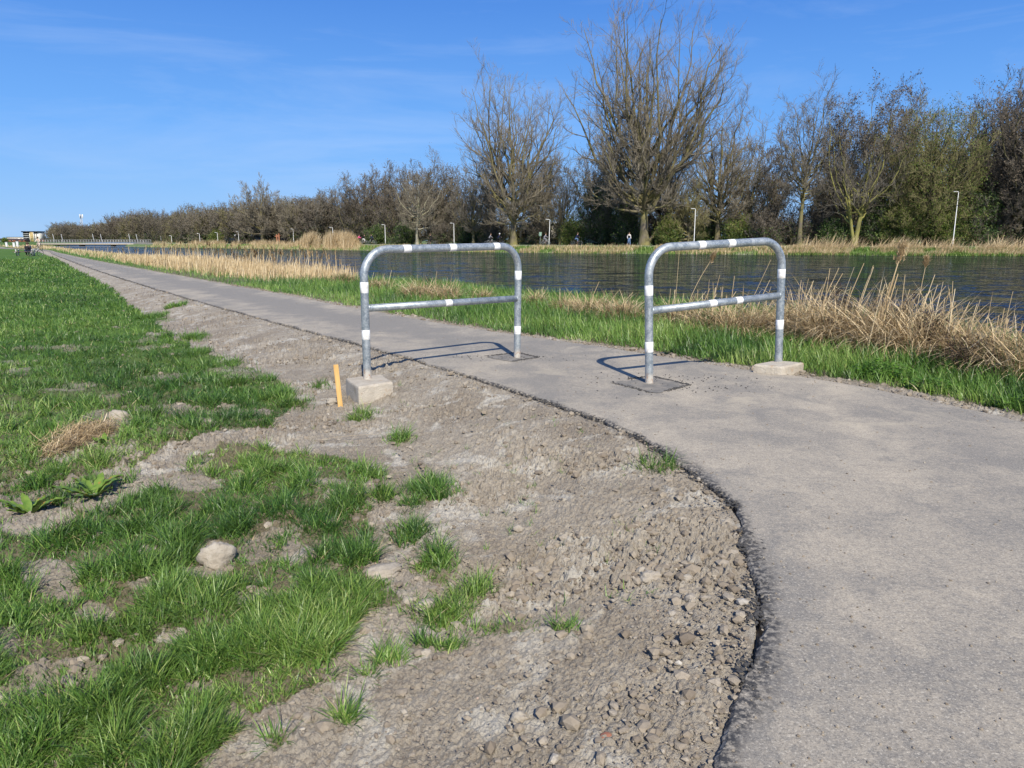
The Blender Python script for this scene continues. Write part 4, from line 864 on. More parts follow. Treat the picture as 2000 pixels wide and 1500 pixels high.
hero('willow_tree', 1345, 10, 330, 55, 'short spreading bare tree just right of the tallest poplar trunk', twig_m='twig_olive', seed=15, shape='round', lo=.25, fork=.08, n=(22, 9, 7, 5), low_limbs=4, r0=.3)
hero('willow_tree', 1455, 16, 240, 62, 'pale grey fine twigged tree between the mossy tree and the open crowned one', bark_m='bark_grey', twig_m='twig_grey', seed=16, shape='oval', lo=.2, fork=.08, n=(26, 9, 8, 5), r0=.28)
hero('alder_tree', 925, 10, 318, 48, 'bare tree just left of the second tallest poplar', seed=17, shape='oval', lo=.22, fork=.1, n=(26, 9, 7, 5), r0=.28)
hero('plane_tree', 815, 4, 332, 62, 'slender tree with pale cream bark and one low limb reaching left', bark_m='bark_pale', twig_m='twig_grey', seed=18, shape='oval', lo=.34, fork=.22, n=(20, 9, 7, 5), low_limbs=2, r0=.30, start=(.25, .7))
hero('oak_tree', 514, 6, 354, 58, 'broad round crowned bare tree above the row of white globe lamps', bark_m='bark_grey', twig_m='twig_grey', seed=19, shape='round', lo=.3, fork=.16, n=(30, 10, 8, 6), low_limbs=4, r0=.5, twr=.02)
hero('oak_tree', 572, 8, 376, 34, 'smaller pale twigged tree on the right of the broad round crowned one', twig_m='twig_grey', seed=20, shape='oval', lo=.25, fork=.14, n=(20, 9, 7, 5), low_limbs=3, r0=.3, twr=.02)

# woodland rows: prototypes in metres for a 14 m tree, then copies
WG = 'brown bare woodland trees on the far bank'
rows = [(600, 16, 388, 34), (632, 12, 372, 30), (655, 18, 362, 34), (688, 12, 350, 36), (712, 18, 344, 34), (742, 20, 318, 36), (772, 14, 332, 38), (800, 20, 320, 36), (838, 13, 312, 42), (868, 19, 312, 36), (895, 26, 330, 34), (960, 24, 320, 44), (1050, 26, 300, 44),
        (1160, 24, 285, 44), (1205, 18, 300, 46), (1300, 24, 300, 48), (1500, 26, 262, 46), (1605, 22, 300, 50), (1640, 24, 230, 44), (1940, 26, 168, 70), (2060, 14, 150, 90), (1780, 28, 190, 60)]
names = ['first woodland tree right of the small pale twigged tree', 'low dark woodland tree behind the tall clump of tan reeds', 'dark woodland tree above the right end of the tall reed clump', 'brown woodland tree above the walkers with the pink jacket', 'brown woodland tree just right of the pink jacket',
         'woodland tree whose upper twigs stick out above its neighbours, left of the cream barked tree', 'brown woodland tree left of the cream barked tree', 'grey woodland tree right behind the cream barked tree', 'brown woodland tree right of the cream barked tree', 'dark woodland tree between the cream barked tree and the second poplar',
         'lower woodland tree left of the second poplar, above the left barrier', 'woodland tree hidden behind the left half of the second poplar', 'woodland tree behind the right half of the second poplar', 'grey woodland tree left of the tallest poplar', 'dense dark woodland tree left of the tallest poplar trunk',
         'woodland tree behind the right half of the tallest poplar', 'woodland tree behind the left edge of the open crowned tree', 'dense dark woodland tree right of the open crowned tree', 'tall dark woodland tree left of the yellow stems', 'tall woodland tree left of the dark edge tree', 'woodland tree past the right edge, its twigs reaching into the picture', 'woodland tree far behind the green budding tree']
protos = []
for i, (px, off, top, hw) in enumerate(rows):
    X, Y, z = far_pt(px, off); H = ZT(top, Y) - z; Rc = hw * Y / F; H0, R0 = 15., 3.9; loc = (X, Y, z - .1)
    if i < 5:
        T = grow(H0, R0, 40 + i, shape=('column', 'oval', 'column', 'oval', 'fan')[i], lo=.14, fork=.05, n=(26, 9, 8, 6), stems=(3, 1, 4, 2, 1)[i], low_limbs=5, r0=.26, twr=.020)
        t = place_tree('woodland_tree', T, loc, ('bark_dark', 'bark_grey')[i % 2], ('twig_rusty', 'twig_brown', 'twig_brown', 'twig_rusty', 'twig_grey')[i], names[i], WG, [BUD('catkin', 3500, .10, .3, .35), BUD('bud_leaf', 1200 if i % 2 else 200, .08, .4, .0, .5)], seed=i)
        t.scale = (Rc / R0, Rc / R0, H / H0); protos.append(t)
    else:
        copy_thing(protos[(i * 3) % 5], loc, i * 1.7, (Rc / R0, Rc / R0, H / H0), names[i], WG)

# far-off wood that reads as one mass (left) and the depth of the wood behind the first rows
def merged_wood(name, spots, seed, twr, label, n=(14, 7, 5, 4), leafc=350, twm='twig_brown'):
    g = np.random.default_rng(seed); base = []
    for k in range(3):
        T = grow(15., 4., seed + k, shape=('column', 'oval', 'round')[k], lo=.08, fork=.04, n=n, low_limbs=3, r0=.25, twr=twr); (v0, q0), (v1, q1, _, t1, m1), _ = tree_meshes(T, '', 'bark_dark', twm, [BUD('catkin', leafc, .2, .4, .3), BUD('dark_leaf', leafc // 2, .22, .5, 0., .35)], k)
        nq0 = len(q0[0]); V = np.concatenate([v0, v1]); Q = np.concatenate([q0[0], q1[0] + len(v0)]); base.append((V, Q, np.concatenate([np.zeros(len(v0)), t1]), np.concatenate([np.full(nq0, 3), m1])))
    Vs, Qs, Ts, Ms = [], [], [], []; k = 0
    for i, (X, Y, z, H, Rc) in enumerate(spots):
        V, Q, t, m = base[g.integers(0, 3)]; a = g.uniform(0, 2 * pi); ca, sa = math.cos(a), math.sin(a); s = Rc / 4.
        v = np.stack([(V[:, 0] * ca - V[:, 1] * sa) * s + X, (V[:, 0] * sa + V[:, 1] * ca) * s + Y, V[:, 2] * H / 15. + z], 1); Vs.append(v); Qs.append(Q + k); k += len(v); Ts.append(t); Ms.append(np.where(m == 0, (0, 4, 5, 6)[g.integers(0, 4)], m))
    o = mesh_obj(name, np.concatenate(Vs), [np.concatenate(Qs)], [M[twm], M['catkin'], M['dark_leaf'], M['bark_dark'], M['twig_grey'], M['twig_olive'], M['twig_rusty']], None, False, {'tint': np.concatenate(Ts)}, np.concatenate(Ms)); return tag(o, label, 'woodland', None, 'stuff')
sil = np.array([(95, 452), (105, 436), (125, 430), (150, 432), (175, 437), (200, 430), (225, 417), (260, 410), (300, 407), (330, 408), (350, 402), (390, 399), (430, 399), (465, 392), (500, 392), (560, 388), (620, 380), (700, 352), (760, 340)])
sp = []
g = np.random.default_rng(5)
for px in np.arange(100, 640, 5.2):
    for lay in range(3):
        p = px + g.uniform(-5, 5); off = 9 + 9 * lay + g.uniform(0, 5)
        if p < 300: Y = 262 + 14 * lay + g.uniform(0, 10) + (300 - p) * .45; X = XF(p, Y); z = .6
        else: X, Y, z = far_pt(p, off)
        H = (ZT(np.interp(p, sil[:, 0], sil[:, 1]), Y) - z) * g.uniform(.86, 1.06) * (1 - .12 * (2 - lay) * .5); sp.append((X, Y, z, max(H, 3), g.uniform(2.6, 4.2)))
merged_wood('far_woodland', sp, 60, .034, 'far brown bare wood closing the left end of the canal', (13, 7, 5, 4), 350)
sp = []
for px in np.arange(560, 2350, 20):
    for lay in range(2):
        p = px + g.uniform(-12, 12); off = 24 + 16 * lay + g.uniform(0, 10); X, Y, z = far_pt(p, off); top = np.interp(p, [560, 700, 850, 950, 1100, 1250, 1450, 1540, 1620, 1750, 1900, 2400], [400, 380, 370, 410, 420, 385, 385, 420, 345, 270, 240, 215])
        sp.append((X, Y, z, (ZT(top, Y) - z) * g.uniform(.7, 1.03), g.uniform(2.8, 4.4)))
merged_wood('background_woodland', sp, 70, .024, 'depth of bare brown wood behind the first rows of trees across the water', (12, 7, 5, 4), 250)

# shrubs under the trees
def shrub(px, off, top, hw, kind, label, seed):
    X, Y, z = far_pt(px, off); H = ZT(top, Y) - z; Rc = hw * Y / F
    T = grow(H, Rc, seed, shape='round', lo=.12, fork=.02, n=(22, 8, 6, 4), stems=5, r0=.12, twr=.014, low_limbs=4); lf = {'dark': [BUD('dark_leaf', 8000, .11, .35, 0.)], 'bud': [BUD('bud_leaf', 5500, .09, .3, 0.), BUD('dark_leaf', 3000, .1, .3, 0., .6)], 'bare': [BUD('catkin', 1500, .08, .3, 0.), BUD('dark_leaf', 900, .1, .3, 0., .4)]}[kind]
    place_tree('shrub', T, (X, Y, z - .05), 'bark_dark', {'dark': 'twig_brown', 'bud': 'twig_olive', 'bare': 'twig_rusty'}[kind], label, 'shrubs under the trees across the water', lf, 'shrub', seed)
for i, a in enumerate([(1170, 13, 330, 42, 'dark', 'large dark green ivy clad shrub left of the walker in the dark vest'), (1225, 11, 372, 30, 'dark', 'dark green shrub right behind the walker in the dark vest'), (1120, 11, 420, 26, 'bud', 'light green shrub behind the cyclist between the poplars'),
        (1305, 9, 418, 30, 'bud', 'fresh green shrub at the right foot of the tallest poplar'), (1375, 15, 420, 34, 'dark', 'dark shrub behind the slim lamp post seen over the right barrier'), (1440, 11, 425, 30, 'bud', 'green budding shrub right of the slim lamp post over the right barrier'),
        (1490, 10, 400, 36, 'bare', 'brown twiggy shrub above the right barrier corner'), (1545, 12, 388, 40, 'bare', 'rusty brown shrub at the foot of the open crowned tree'), (1610, 13, 385, 42, 'bare', 'dark twiggy shrub left of the yellow stems'), (1625, 11, 430, 30, 'dark', 'low dark green shrub in deep shade left of the yellow stems'),
        (1705, 13, 395, 36, 'dark', 'dark shrub just right of the yellow stems'), (1760, 11, 380, 42, 'bud', 'yellow green shrub left of the budding tree trunk'), (1845, 11, 400, 36, 'bud', 'yellow green shrub between the budding tree and the tall white lamp post'), (1905, 12, 360, 44, 'dark', 'dark green shrub right of the tall white lamp post'),
        (1960, 13, 400, 40, 'bare', 'brown twiggy shrub near the right edge'), (2020, 13, 380, 40, 'dark', 'dark shrub at the right edge of the picture'), (960, 12, 432, 28, 'bare', 'brown shrub behind the two cyclists over the left barrier'), (915, 14, 430, 28, 'dark', 'dark green shrub above the middle of the left barrier'),
        (860, 11, 428, 28, 'bare', 'brown shrub right of the cream barked trunk'), (790, 9, 436, 26, 'dark', 'dark green shrub left of the cream barked trunk'), (735, 10, 440, 24, 'dark', 'low dark green shrub right of the pink jacket'), (1055, 14, 430, 28, 'bare', 'brown shrub behind the leaning lamp post'), (425, 9, 448, 18, 'bud', 'olive green shrub left of the black parapet')]): shrub(*a, 200 + i)

# ------------------------------------------------------------------ reeds on the near bank
def stalk_tubes(R, x, y, z, h, az, lean, rad, tint, k=4):
    n = len(x); s = np.linspace(0, 1, 4); ph = lean[:, None] * (.5 + .7 * s[None]); P = np.stack([x[:, None] + h[:, None] * s * np.sin(ph) * np.cos(az)[:, None], y[:, None] + h[:, None] * s * np.sin(ph) * np.sin(az)[:, None], z[:, None] + h[:, None] * s * np.cos(ph)], -1)
    V, q = tubes(P, rad[:, None] * np.array([1, .9, .75, .55])[None], k); R.raw(V, q, np.repeat(tint, 4 * k)); return P[:, -1]
def plume(R, tip, az, size, tint):
    n = len(tip); m = 22; P = np.repeat(tip, m, 0) + rng.normal(0, 1, (n * m, 3)) * np.repeat(size, m)[:, None] * np.array([.05, .05, .22]); P[:, 2] -= np.repeat(size, m) * .1
    R.add(P, np.repeat(az, m) + rng.normal(0, .9, n * m), rng.uniform(.1, .8, n * m), rng.uniform(0, 1, n * m), np.repeat(size, m) * rng.uniform(.3, .6, n * m), np.repeat(size, m) * .09, np.repeat(tint, m), 2)
def near_reeds():
    R = Rib()
    for nn, r0, r1, pw in ((150000, 9, 60, 1.0), (90000, 40, 240, 1.0)):
        x, y, r = scatter(nn, r0, r1, -36, -2, pw); dr = DR(x, y); dn = DN(x, y); px, _ = proj(x, y, 0)
        edge = 1.15 + .5 * (fbm(x * .6, y * .6, 5, 3) - .5) + np.clip((px - 420) / 250, 0, 1) * 1.6 + np.clip((px - 560) / 90, 0, 1) * 1.2
        cl = fbm(x * 1.6, y * 1.6, 15, 3); m = (dr > edge) & (dn < .55) & (px < 700) & (cl > .40) & (rng.random(nn) < np.clip((715 - px) / 90, 0, 1) * (.35 + .65 * (cl > .5))); x, y, r, px = x[m], y[m], r[m], px[m]; n = len(x)
        z = np.maximum(base_h(x, y), WATER_Z - .1); h = rng.uniform(.35, .80, n) * (1 + .25 * (fbm(x * .5, y * .5, 25, 2) - .5)); tall = rng.random(n) < .05; h[tall] = rng.uniform(.9, 1.45, tall.sum()); h *= np.clip((r - 6) / 30, .75, 1.1) * np.clip(1.35 - r / 75, .42, 1)
        az = rng.normal(.3, 1.2, n); tint = np.clip(rng.normal(.6, .22, n), 0, 1)
        st = rng.random(n) < .35; tip = stalk_tubes(R, x[st], y[st], z[st], h[st], az[st], np.abs(rng.normal(.06, .07, st.sum())), .0035 + .00012 * r[st] * 1.6, tint[st], 3)
        tt = tall[st]; plume(R, tip[tt], az[st][tt], .22 * np.ones(tt.sum()), tint[st][tt] * .35)
        lf = ~st; R.add(np.stack([x, y, z], 1)[lf], az[lf], np.abs(rng.normal(.1, .12, lf.sum())), rng.uniform(0, .5, lf.sum()), h[lf] * .9, .009 + .0005 * r[lf], tint[lf], 3, rng.normal(0, 1.2, lf.sum()))
        print('reeds', n)
    tag(R.build('reed_bed', M['reed_straw']), 'dense bed of dry tan reeds between the far stretch of path and the canal', 'reeds', None, 'stuff')
near_reeds()

def tussock(i, px, py, rad, hgt, label, stalks=6, green=.1, drift=0.):
    g = np.random.default_rng(300 + i); c = GG(px, py); rad = rad * (.75 if px < 1500 else .85); hgt = hgt * (.86 if px < 1500 else 1.1); root = empty('reed_tussock', tuple(c)); n = int(620 * rad / .4); R = Rib()
    t = g.uniform(0, 2 * pi, n); q = np.sqrt(g.random(n)) * rad * .75; X = q * np.cos(t); Y = q * np.sin(t) * .8; az = np.arctan2(Y, X) + g.normal(0, .8, n)
    nz_ = int(n * .3)
    R.add(np.stack([X, Y, np.abs(g.normal(0, hgt * .12, n))], 1), az, g.uniform(.05, .8, n), g.uniform(.5, 2.5, n), hgt * g.uniform(.5, 1.9, n) * g.uniform(.7, 1.15), g.uniform(.006, .013, n), np.clip(g.normal(.58, .28, n), 0, 1), 6, g.normal(0, .8, n), .7)
    # matted criss-cross leaves
    X2 = g.normal(0, rad * .45, nz_ * 2); Y2 = g.normal(0, rad * .3, nz_ * 2); R.add(np.stack([X2, Y2, g.uniform(.05, hgt * .8, nz_ * 2)], 1), g.uniform(0, 6.3, nz_ * 2), g.uniform(.7, 1.9, nz_ * 2), g.uniform(-.6, 1, nz_ * 2), g.uniform(.15, .5, nz_ * 2), g.uniform(.006, .014, nz_ * 2), np.clip(g.normal(.45, .3, nz_ * 2), 0, 1), 4, g.normal(0, .8, nz_ * 2), .6)
    if stalks:
        S = R; x = g.normal(drift, rad * .5, stalks); y = g.normal(0, rad * .35, stalks); hh = hgt * g.uniform(.9, 2.1, stalks); stalk_tubes(S, x, y, np.zeros(stalks), hh, g.normal(0, .8, stalks), np.abs(g.normal(.15, .15, stalks)), g.uniform(.0035, .0075, stalks), np.clip(g.normal(.75, .15, stalks), 0, 1), 6)
    R.build('dry_leaves', M['reed_straw'], root)
    if green:
        Gn = Rib(); k = int(n * green); t = g.uniform(0, 2 * pi, k); q = g.random(k) * rad * .9; Gn.add(np.stack([q * np.cos(t), q * np.sin(t), np.zeros(k)], 1), g.uniform(0, 6.3, k), g.uniform(0, .4, k), g.uniform(.1, .9, k), hgt * g.uniform(.6, 1.25, k), g.uniform(.006, .01, k), g.random(k), 4, g.normal(0, .8, k)); Gn.build('green_shoots', M['reed_green'], root)
    tag(root, label, 'reed clump', 'dry sagging reed clumps along the near bank')
for i, a in enumerate([(672, 556, .55, .42, 'dry reed clump with green shoots at the right end of the upright reed bed', 10, .5), (745, 570, .5, .36, 'tan reed clump seen through the left side of the left barrier', 8, .12), (820, 584, .62, .44, 'sagging tan clump in the centre of the left barrier opening', 6, .08),
        (868, 590, .55, .42, 'rounded tan clump at the water just above the middle rail of the left barrier', 3, .05), (942, 590, .3, .22, 'sparse group of short broken stalks in the right half of the left barrier', 16, .15), (1048, 597, .3, .25, 'thin group of pale stalks in the gap just right of the left barrier', 14, .3), (1108, 612, .42, .30, 'small tan clump with stalks midway between the barriers', 9, .3),
        (1158, 622, .5, .40, 'green topped clump left of the right barrier', 5, .35), (1212, 630, .6, .40, 'drooping tan clump touching the left leg of the right barrier', 4, .1), (1320, 640, .42, .40, 'upright stalk clump in the left of the right barrier opening', 14, .15), (1385, 654, .55, .52, 'dense tan clump below the middle rail of the right barrier', 12, .15), (1450, 662, .55, .50, 'dense tan clump beside the right leg of the right barrier', 14, .1),
        (1565, 668, .5, .46, 'tan clump just right of the right barrier leg', 9, .06), (1632, 682, .6, .5, 'tan clump in front of the first dark dead weed', 9, .05), (1700, 690, .6, .5, 'tan clump under the tallest leaning plumed stalks', 12, .05), (1762, 702, .6, .46, 'matted clump right of the tallest plumed stalks', 12, .06),
        (1822, 712, .5, .44, 'tan clump with a fan of cut stalks', 14, .08), (1885, 716, .45, .36, 'tan clump beside the lowest dark dead weed', 12, .08), (1955, 735, .5, .40, 'rightmost reed clump with one long leaning stalk', 7, .35), (2035, 755, .5, .42, 'reed clump at the right edge of the picture', 8, .4), (1500, 660, .35, .3, 'small low clump hugging the right barrier leg', 5, .2), (1590, 640, .4, .35, 'smaller clump at the waterline right of the right barrier', 8, .05)]): tussock(i, *a)

def single_reed(px0, py0, px1, py1, label, plume_s=.28, thick=.008, nst=1, bow=0.):
    a = GG(px0, py0); Y = a[1] + .1; b = np.array((XF(px1, Y, 1.0), Y, ZT(py1, Y))); root = empty('plumed_reed', tuple(a)); R = Rib(); 
    for k in range(nst):
        off = np.array((rng.normal(0, .025), rng.normal(0, .03), 0)) * (k > 0); e = (b - a) * (1 if k == 0 else rng.uniform(.55, .9)); t = np.linspace(0, 1, 9)[:, None]; P = off + e * t + np.array((bow, 0, 0)) * np.sin(t * pi)
        V, q = tubes(P[None], np.linspace(thick, thick * .55, 9)[None], 6); R.raw(V, q, np.full(len(V), .7 - .1 * k))
    R.build('stem', M['reed_straw'], root)
    if plume_s:
        Pm = Rib(); e = b - a; d = e / np.linalg.norm(e); m = 520; t = rng.uniform(0, 1, m); P = e[None] - d[None] * (t * plume_s)[:, None] * .9 + rng.normal(0, .005 + plume_s * .085 * (plume_s > .18), (m, 3)); Pm.add(P, rng.uniform(0, 6.3, m), rng.uniform(.1, .9, m), rng.uniform(0, .6, m), rng.uniform(.04, .09, m), np.full(m, .008), np.clip(rng.normal(.55, .2, m), 0, 1), 3); Pm.build('plume', M['reed_straw'], root)
    tag(root, label, 'reed', 'single tall reeds rising above the clumps')
single_reed(1699, 692, 1760, 478, 'tallest leaning bundle of reed stems with a fat pale plume', .22, .011, 5)
single_reed(1771, 700, 1808, 507, 'thin tall reed with a narrow plume right of the fat plumed bundle', .10, .005)
single_reed(1330, 655, 1395, 497, 'bowed reed with a ragged plume arching inside the right barrier', .15, .005, 1, -.09)
single_reed(1315, 648, 1326, 480, 'thin upright reed crossing the top tube of the right barrier', .04, .0035)
single_reed(1434, 660, 1505, 507, 'bare thin reed leaning right inside the right barrier', 0, .004)
single_reed(1597, 682, 1621, 524, 'bare straight stalk leaning over the water right of the right barrier', 0, .006)
single_reed(1852, 714, 1863, 549, 'bare vertical stalk below the reflection of the white lamp post', 0, .005)
single_reed(1940, 738, 1978, 622, 'bare thick stalk leaning right near the right edge', 0, .008)
single_reed(1555, 670, 1571, 551, 'short bare stalk just right of the right barrier', 0, .005)

def dead_weed(i, px, py, hgt, rad, label):
    c = GG(px, py); T = grow(hgt, rad, 400 + i, shape='round', lo=.2, fork=.05, n=(26, 7, 5, 3), stems=4, r0=.008, twr=.0016); S, SR, P1, R1, P2, R2, P3, R3, P4, R4 = T
    V = []; Q = []; k = 0
    for P, Rr, kk in ((S, np.minimum(SR, .006), 4), (P1, np.minimum(R1, .004), 4), (P2, np.clip(R2, 0, .003), 3), (P3, np.clip(R3, 0, .003), 3)): v, q = tubes(P, Rr, kk); V.append(v); Q.append(q + k); k += len(v)
    v, q, t = leaves(P3[:, -1], 1500, .011, .01, np.random.default_rng(i)); V.append(v); Q.append(q + k)
    o = mesh_obj('dead_weed', np.concatenate(V), [np.concatenate(Q)], M['dead_weed'], None, False); o.location = tuple(c); tag(o, label, 'dead plant', 'dark dead weeds among the reeds')
dead_weed(0, 1636, 672, .85, .30, 'upright blackish dead weed between the right barrier and the plumed bundle'); dead_weed(1, 1750, 690, .80, .36, 'broad blackish dead weed at the foot of the fat plumed bundle')
dead_weed(2, 1885, 735, .42, .45, 'low sprawling blackish weed near the right edge'); dead_weed(3, 1815, 712, .62, .26, 'small dark weed tangled in the clumps between two larger ones')
def nettles(i, px, py, n, rad, h, label):
    g = np.random.default_rng(500 + i); c = GG(px, py); R = Rib(); t = g.uniform(0, 6.3, n); q = np.sqrt(g.random(n)) * rad; X, Y = q * np.cos(t), q * np.sin(t); Z = g.uniform(.02, h, n) * (1 - .5 * q / rad)
    R.add(np.stack([X, Y, Z], 1), g.uniform(0, 6.3, n), g.uniform(.9, 1.6, n), g.uniform(.1, .7, n), g.uniform(.03, .065, n), g.uniform(.016, .03, n), g.random(n), 3, None, 1.0)
    o = R.build('nettle_patch', M['nettle_leaf']); o.location = tuple(c); tag(o, label, 'plant', 'bright green weed patches in the verge')
nettles(0, 1722, 742, 1000, .30, .24, 'bright green leafy weed patch below the plumed reeds'); nettles(1, 1820, 765, 600, .25, .16, 'low bright green weed patch nearest the asphalt edge on the right')
nettles(2, 1690, 740, 200, .12, .1, 'tiny yellow green weed patch left of the larger leafy one'); nettles(3, 1990, 800, 400, .2, .14, 'bright green weed patch in the lower right corner of the verge')

# ------------------------------------------------------------------ far bank
def offset_line(off, i0=0): 
    P = FAR; out = []
    for i in range(len(P)):
        d = (P[min(i + 1, len(P) - 1)] - P[max(i - 1, 0)]); d /= np.linalg.norm(d); out.append(P[i] + np.array((d[1], -d[0])) * off)
    return np.array(out)
a = offset_line(3.2); b = offset_line(6.0); V = []; 
for i in range(len(a)):
    V += [(a[i][0], a[i][1], .66), (b[i][0], b[i][1], .68)]
    V += [(a[i][0], a[i][1], .2)]
n = len(a); o = mesh_obj('far_path', V, [np.array([(3 * i, 3 * i + 1, 3 * i + 4, 3 * i + 3) for i in range(n - 1)] + [(3 * i + 2, 3 * i, 3 * i + 3, 3 * i + 5) for i in range(n - 1)])], M['far_road'], None, False); tag(o, 'pale path along the opposite bank', None, None, 'structure')
def on_far(n, px0, px1, o0, o1):
    px = rng.uniform(px0, px1, n); base = np.array([[XF(p, far_Y(p, 0)), far_Y(p, 0)] for p in np.linspace(px0, px1, 160)]); s = (px - px0) / (px1 - px0) * 159; p = interp_poly(base, s); off = rng.uniform(o0, o1, n)
    X = p[:, 0] + off * .35; Y = p[:, 1] + off; return px, X, Y, base_h(X, Y), off
def far_fringe():
    R = Rib()
    for nn, p0, p1, o0, o1, h0, h1, lean, w in ((20000, 290, 1560, -.4, 1.6, .3, .8, 0., .05), (16000, 1540, 2150, -.4, 1.7, .45, 1.0, .35, .035), (9000, 560, 690, 0, 3.5, 1.8, 3.3, .05, .06), (5200, 290, 560, 1.0, 3.4, .6, 1.5, .1, .06), (1900, 1560, 2150, .4, 2.8, 1.3, 2.3, .6, .045)):
        px, X, Y, Z, off = on_far(nn, p0, p1, o0, o1); cl = fbm(X * .5, Y * .5, 31, 3); m = (cl > .42) | (h1 < 1.2) & (cl > .36)
        if h0 > 1.5 and h1 > 3: edge_ = np.clip(np.minimum(px - 558, 692 - px) / 25, .25, 1)
        else: edge_ = np.ones(nn)
        m &= ~((px > 708) & (px < 735) & (rng.random(nn) < .8)); X, Y, Z, e2, cl = X[m], Y[m], Z[m], edge_[m], cl[m]; n = len(X)
        R.add(np.stack([X, Y, Z], 1), rng.normal(0, .7 if lean else 1.8, n), np.abs(rng.normal(lean, .15, n)), rng.uniform(0, .7, n), rng.uniform(h0, h1, n) * e2 * (.6 + .8 * cl), w * rng.uniform(.6, 1.3, n), np.clip(rng.normal(.62, .2, n), 0, 1), 3, rng.normal(0, .6, n))
    tag(R.build('far_reed_fringe', M['reed_straw']), 'tan reed fringe along the opposite waterline', 'reeds', None, 'stuff')
    R = Rib()
    for nn, p0, p1, o0, o1, h0, h1 in ((22000, 290, 1560, -.5, 3.2, .3, .65), (22000, 1540, 2150, -.5, 3.1, .3, .6)):
        px, X, Y, Z, off = on_far(nn, p0, p1, o0, o1); n = len(X); R.add(np.stack([X, Y, Z], 1), rng.uniform(0, 6.3, n), rng.uniform(0, .5, n), rng.uniform(.1, 1, n), rng.uniform(h0, h1, n), rng.uniform(.04, .08, n), np.clip(rng.normal(.5, .2, n), 0, .9), 2, rng.normal(0, .8, n))
    tag(R.build('far_bank_grass', M['grass_blade']), 'green grass on the slope of the opposite bank', 'grass', None, 'stuff')
far_fringe()

# lamp posts
def lamp_post(px, off, top, label, H=None, tilt=0., src=None, facing=pi):
    X, Y, z = far_pt(px, off); H = ZT(top, Y) - z; root = empty('lamp_post', (X, Y, z)); k = H / 6.
    mb = MB(); mb.tube([(0, 0, 0), (0, 0, .9), (0, 0, .95), (0, 0, H)], [.075, .07, .052, .036], 12); mb.tube([(0, 0, H - .02), (-.02, 0, H + .06), (-.15, 0, H + .1)], [.04, .038, .03], 10); mb.build('pole', M['white_paint'], root)
    hb = MB(); hb.box((-.38, 0, H + .11), (.52, .17, .07), bev=.02, ry=.04); h_ = hb.build('lamp_head', M['white_paint'], root); gb = MB(); gb.box((-.40, 0, H + .068), (.36, .13, .014)); gb.build('lens', M['lamp_glass'], h_)
    root.rotation_euler = (0, tilt, 0); tag(root, label, 'lamp post', 'white lamp posts along the far path')
for a in [(1860, 6.8, 376, 'tall white lamp post right of the green budding tree, largest of all', None, .0), (1355, 7, 409, 'slim white lamp post seen just above the top tube of the right barrier', None, 0.), (1072, 7, 430, 'leaning white lamp post between the two tall poplars', None, .03),
          (887, 7, 437, 'white lamp post above the middle of the left barrier', None, 0), (753, 7, 440, 'white lamp post left of the cream barked tree, above the left barrier bend', None, 0), (651, 7, 445, 'white lamp post standing behind the tall tan reed clump'),
          (574, 7, 448, 'white lamp post at the left end of the tall tan reed clump'), (516, 7, 451, 'white lamp post under the broad round crowned oak'), (467, 7, 453, 'white lamp post in front of the black parapet'), (426, 7, 455, 'white lamp post left of the black parapet'),
          (391, 7, 457, 'first small white lamp post right of the bridge, beyond the reed tops'), (336, 7, 461, 'second small white lamp post left of the one beside the black parapet reeds'), (315, 7, 462, 'small white lamp post near the right end of the bridge'), (296, 7, 463, 'white lamp post closest to the right end of the bridge')]: lamp_post(*a)

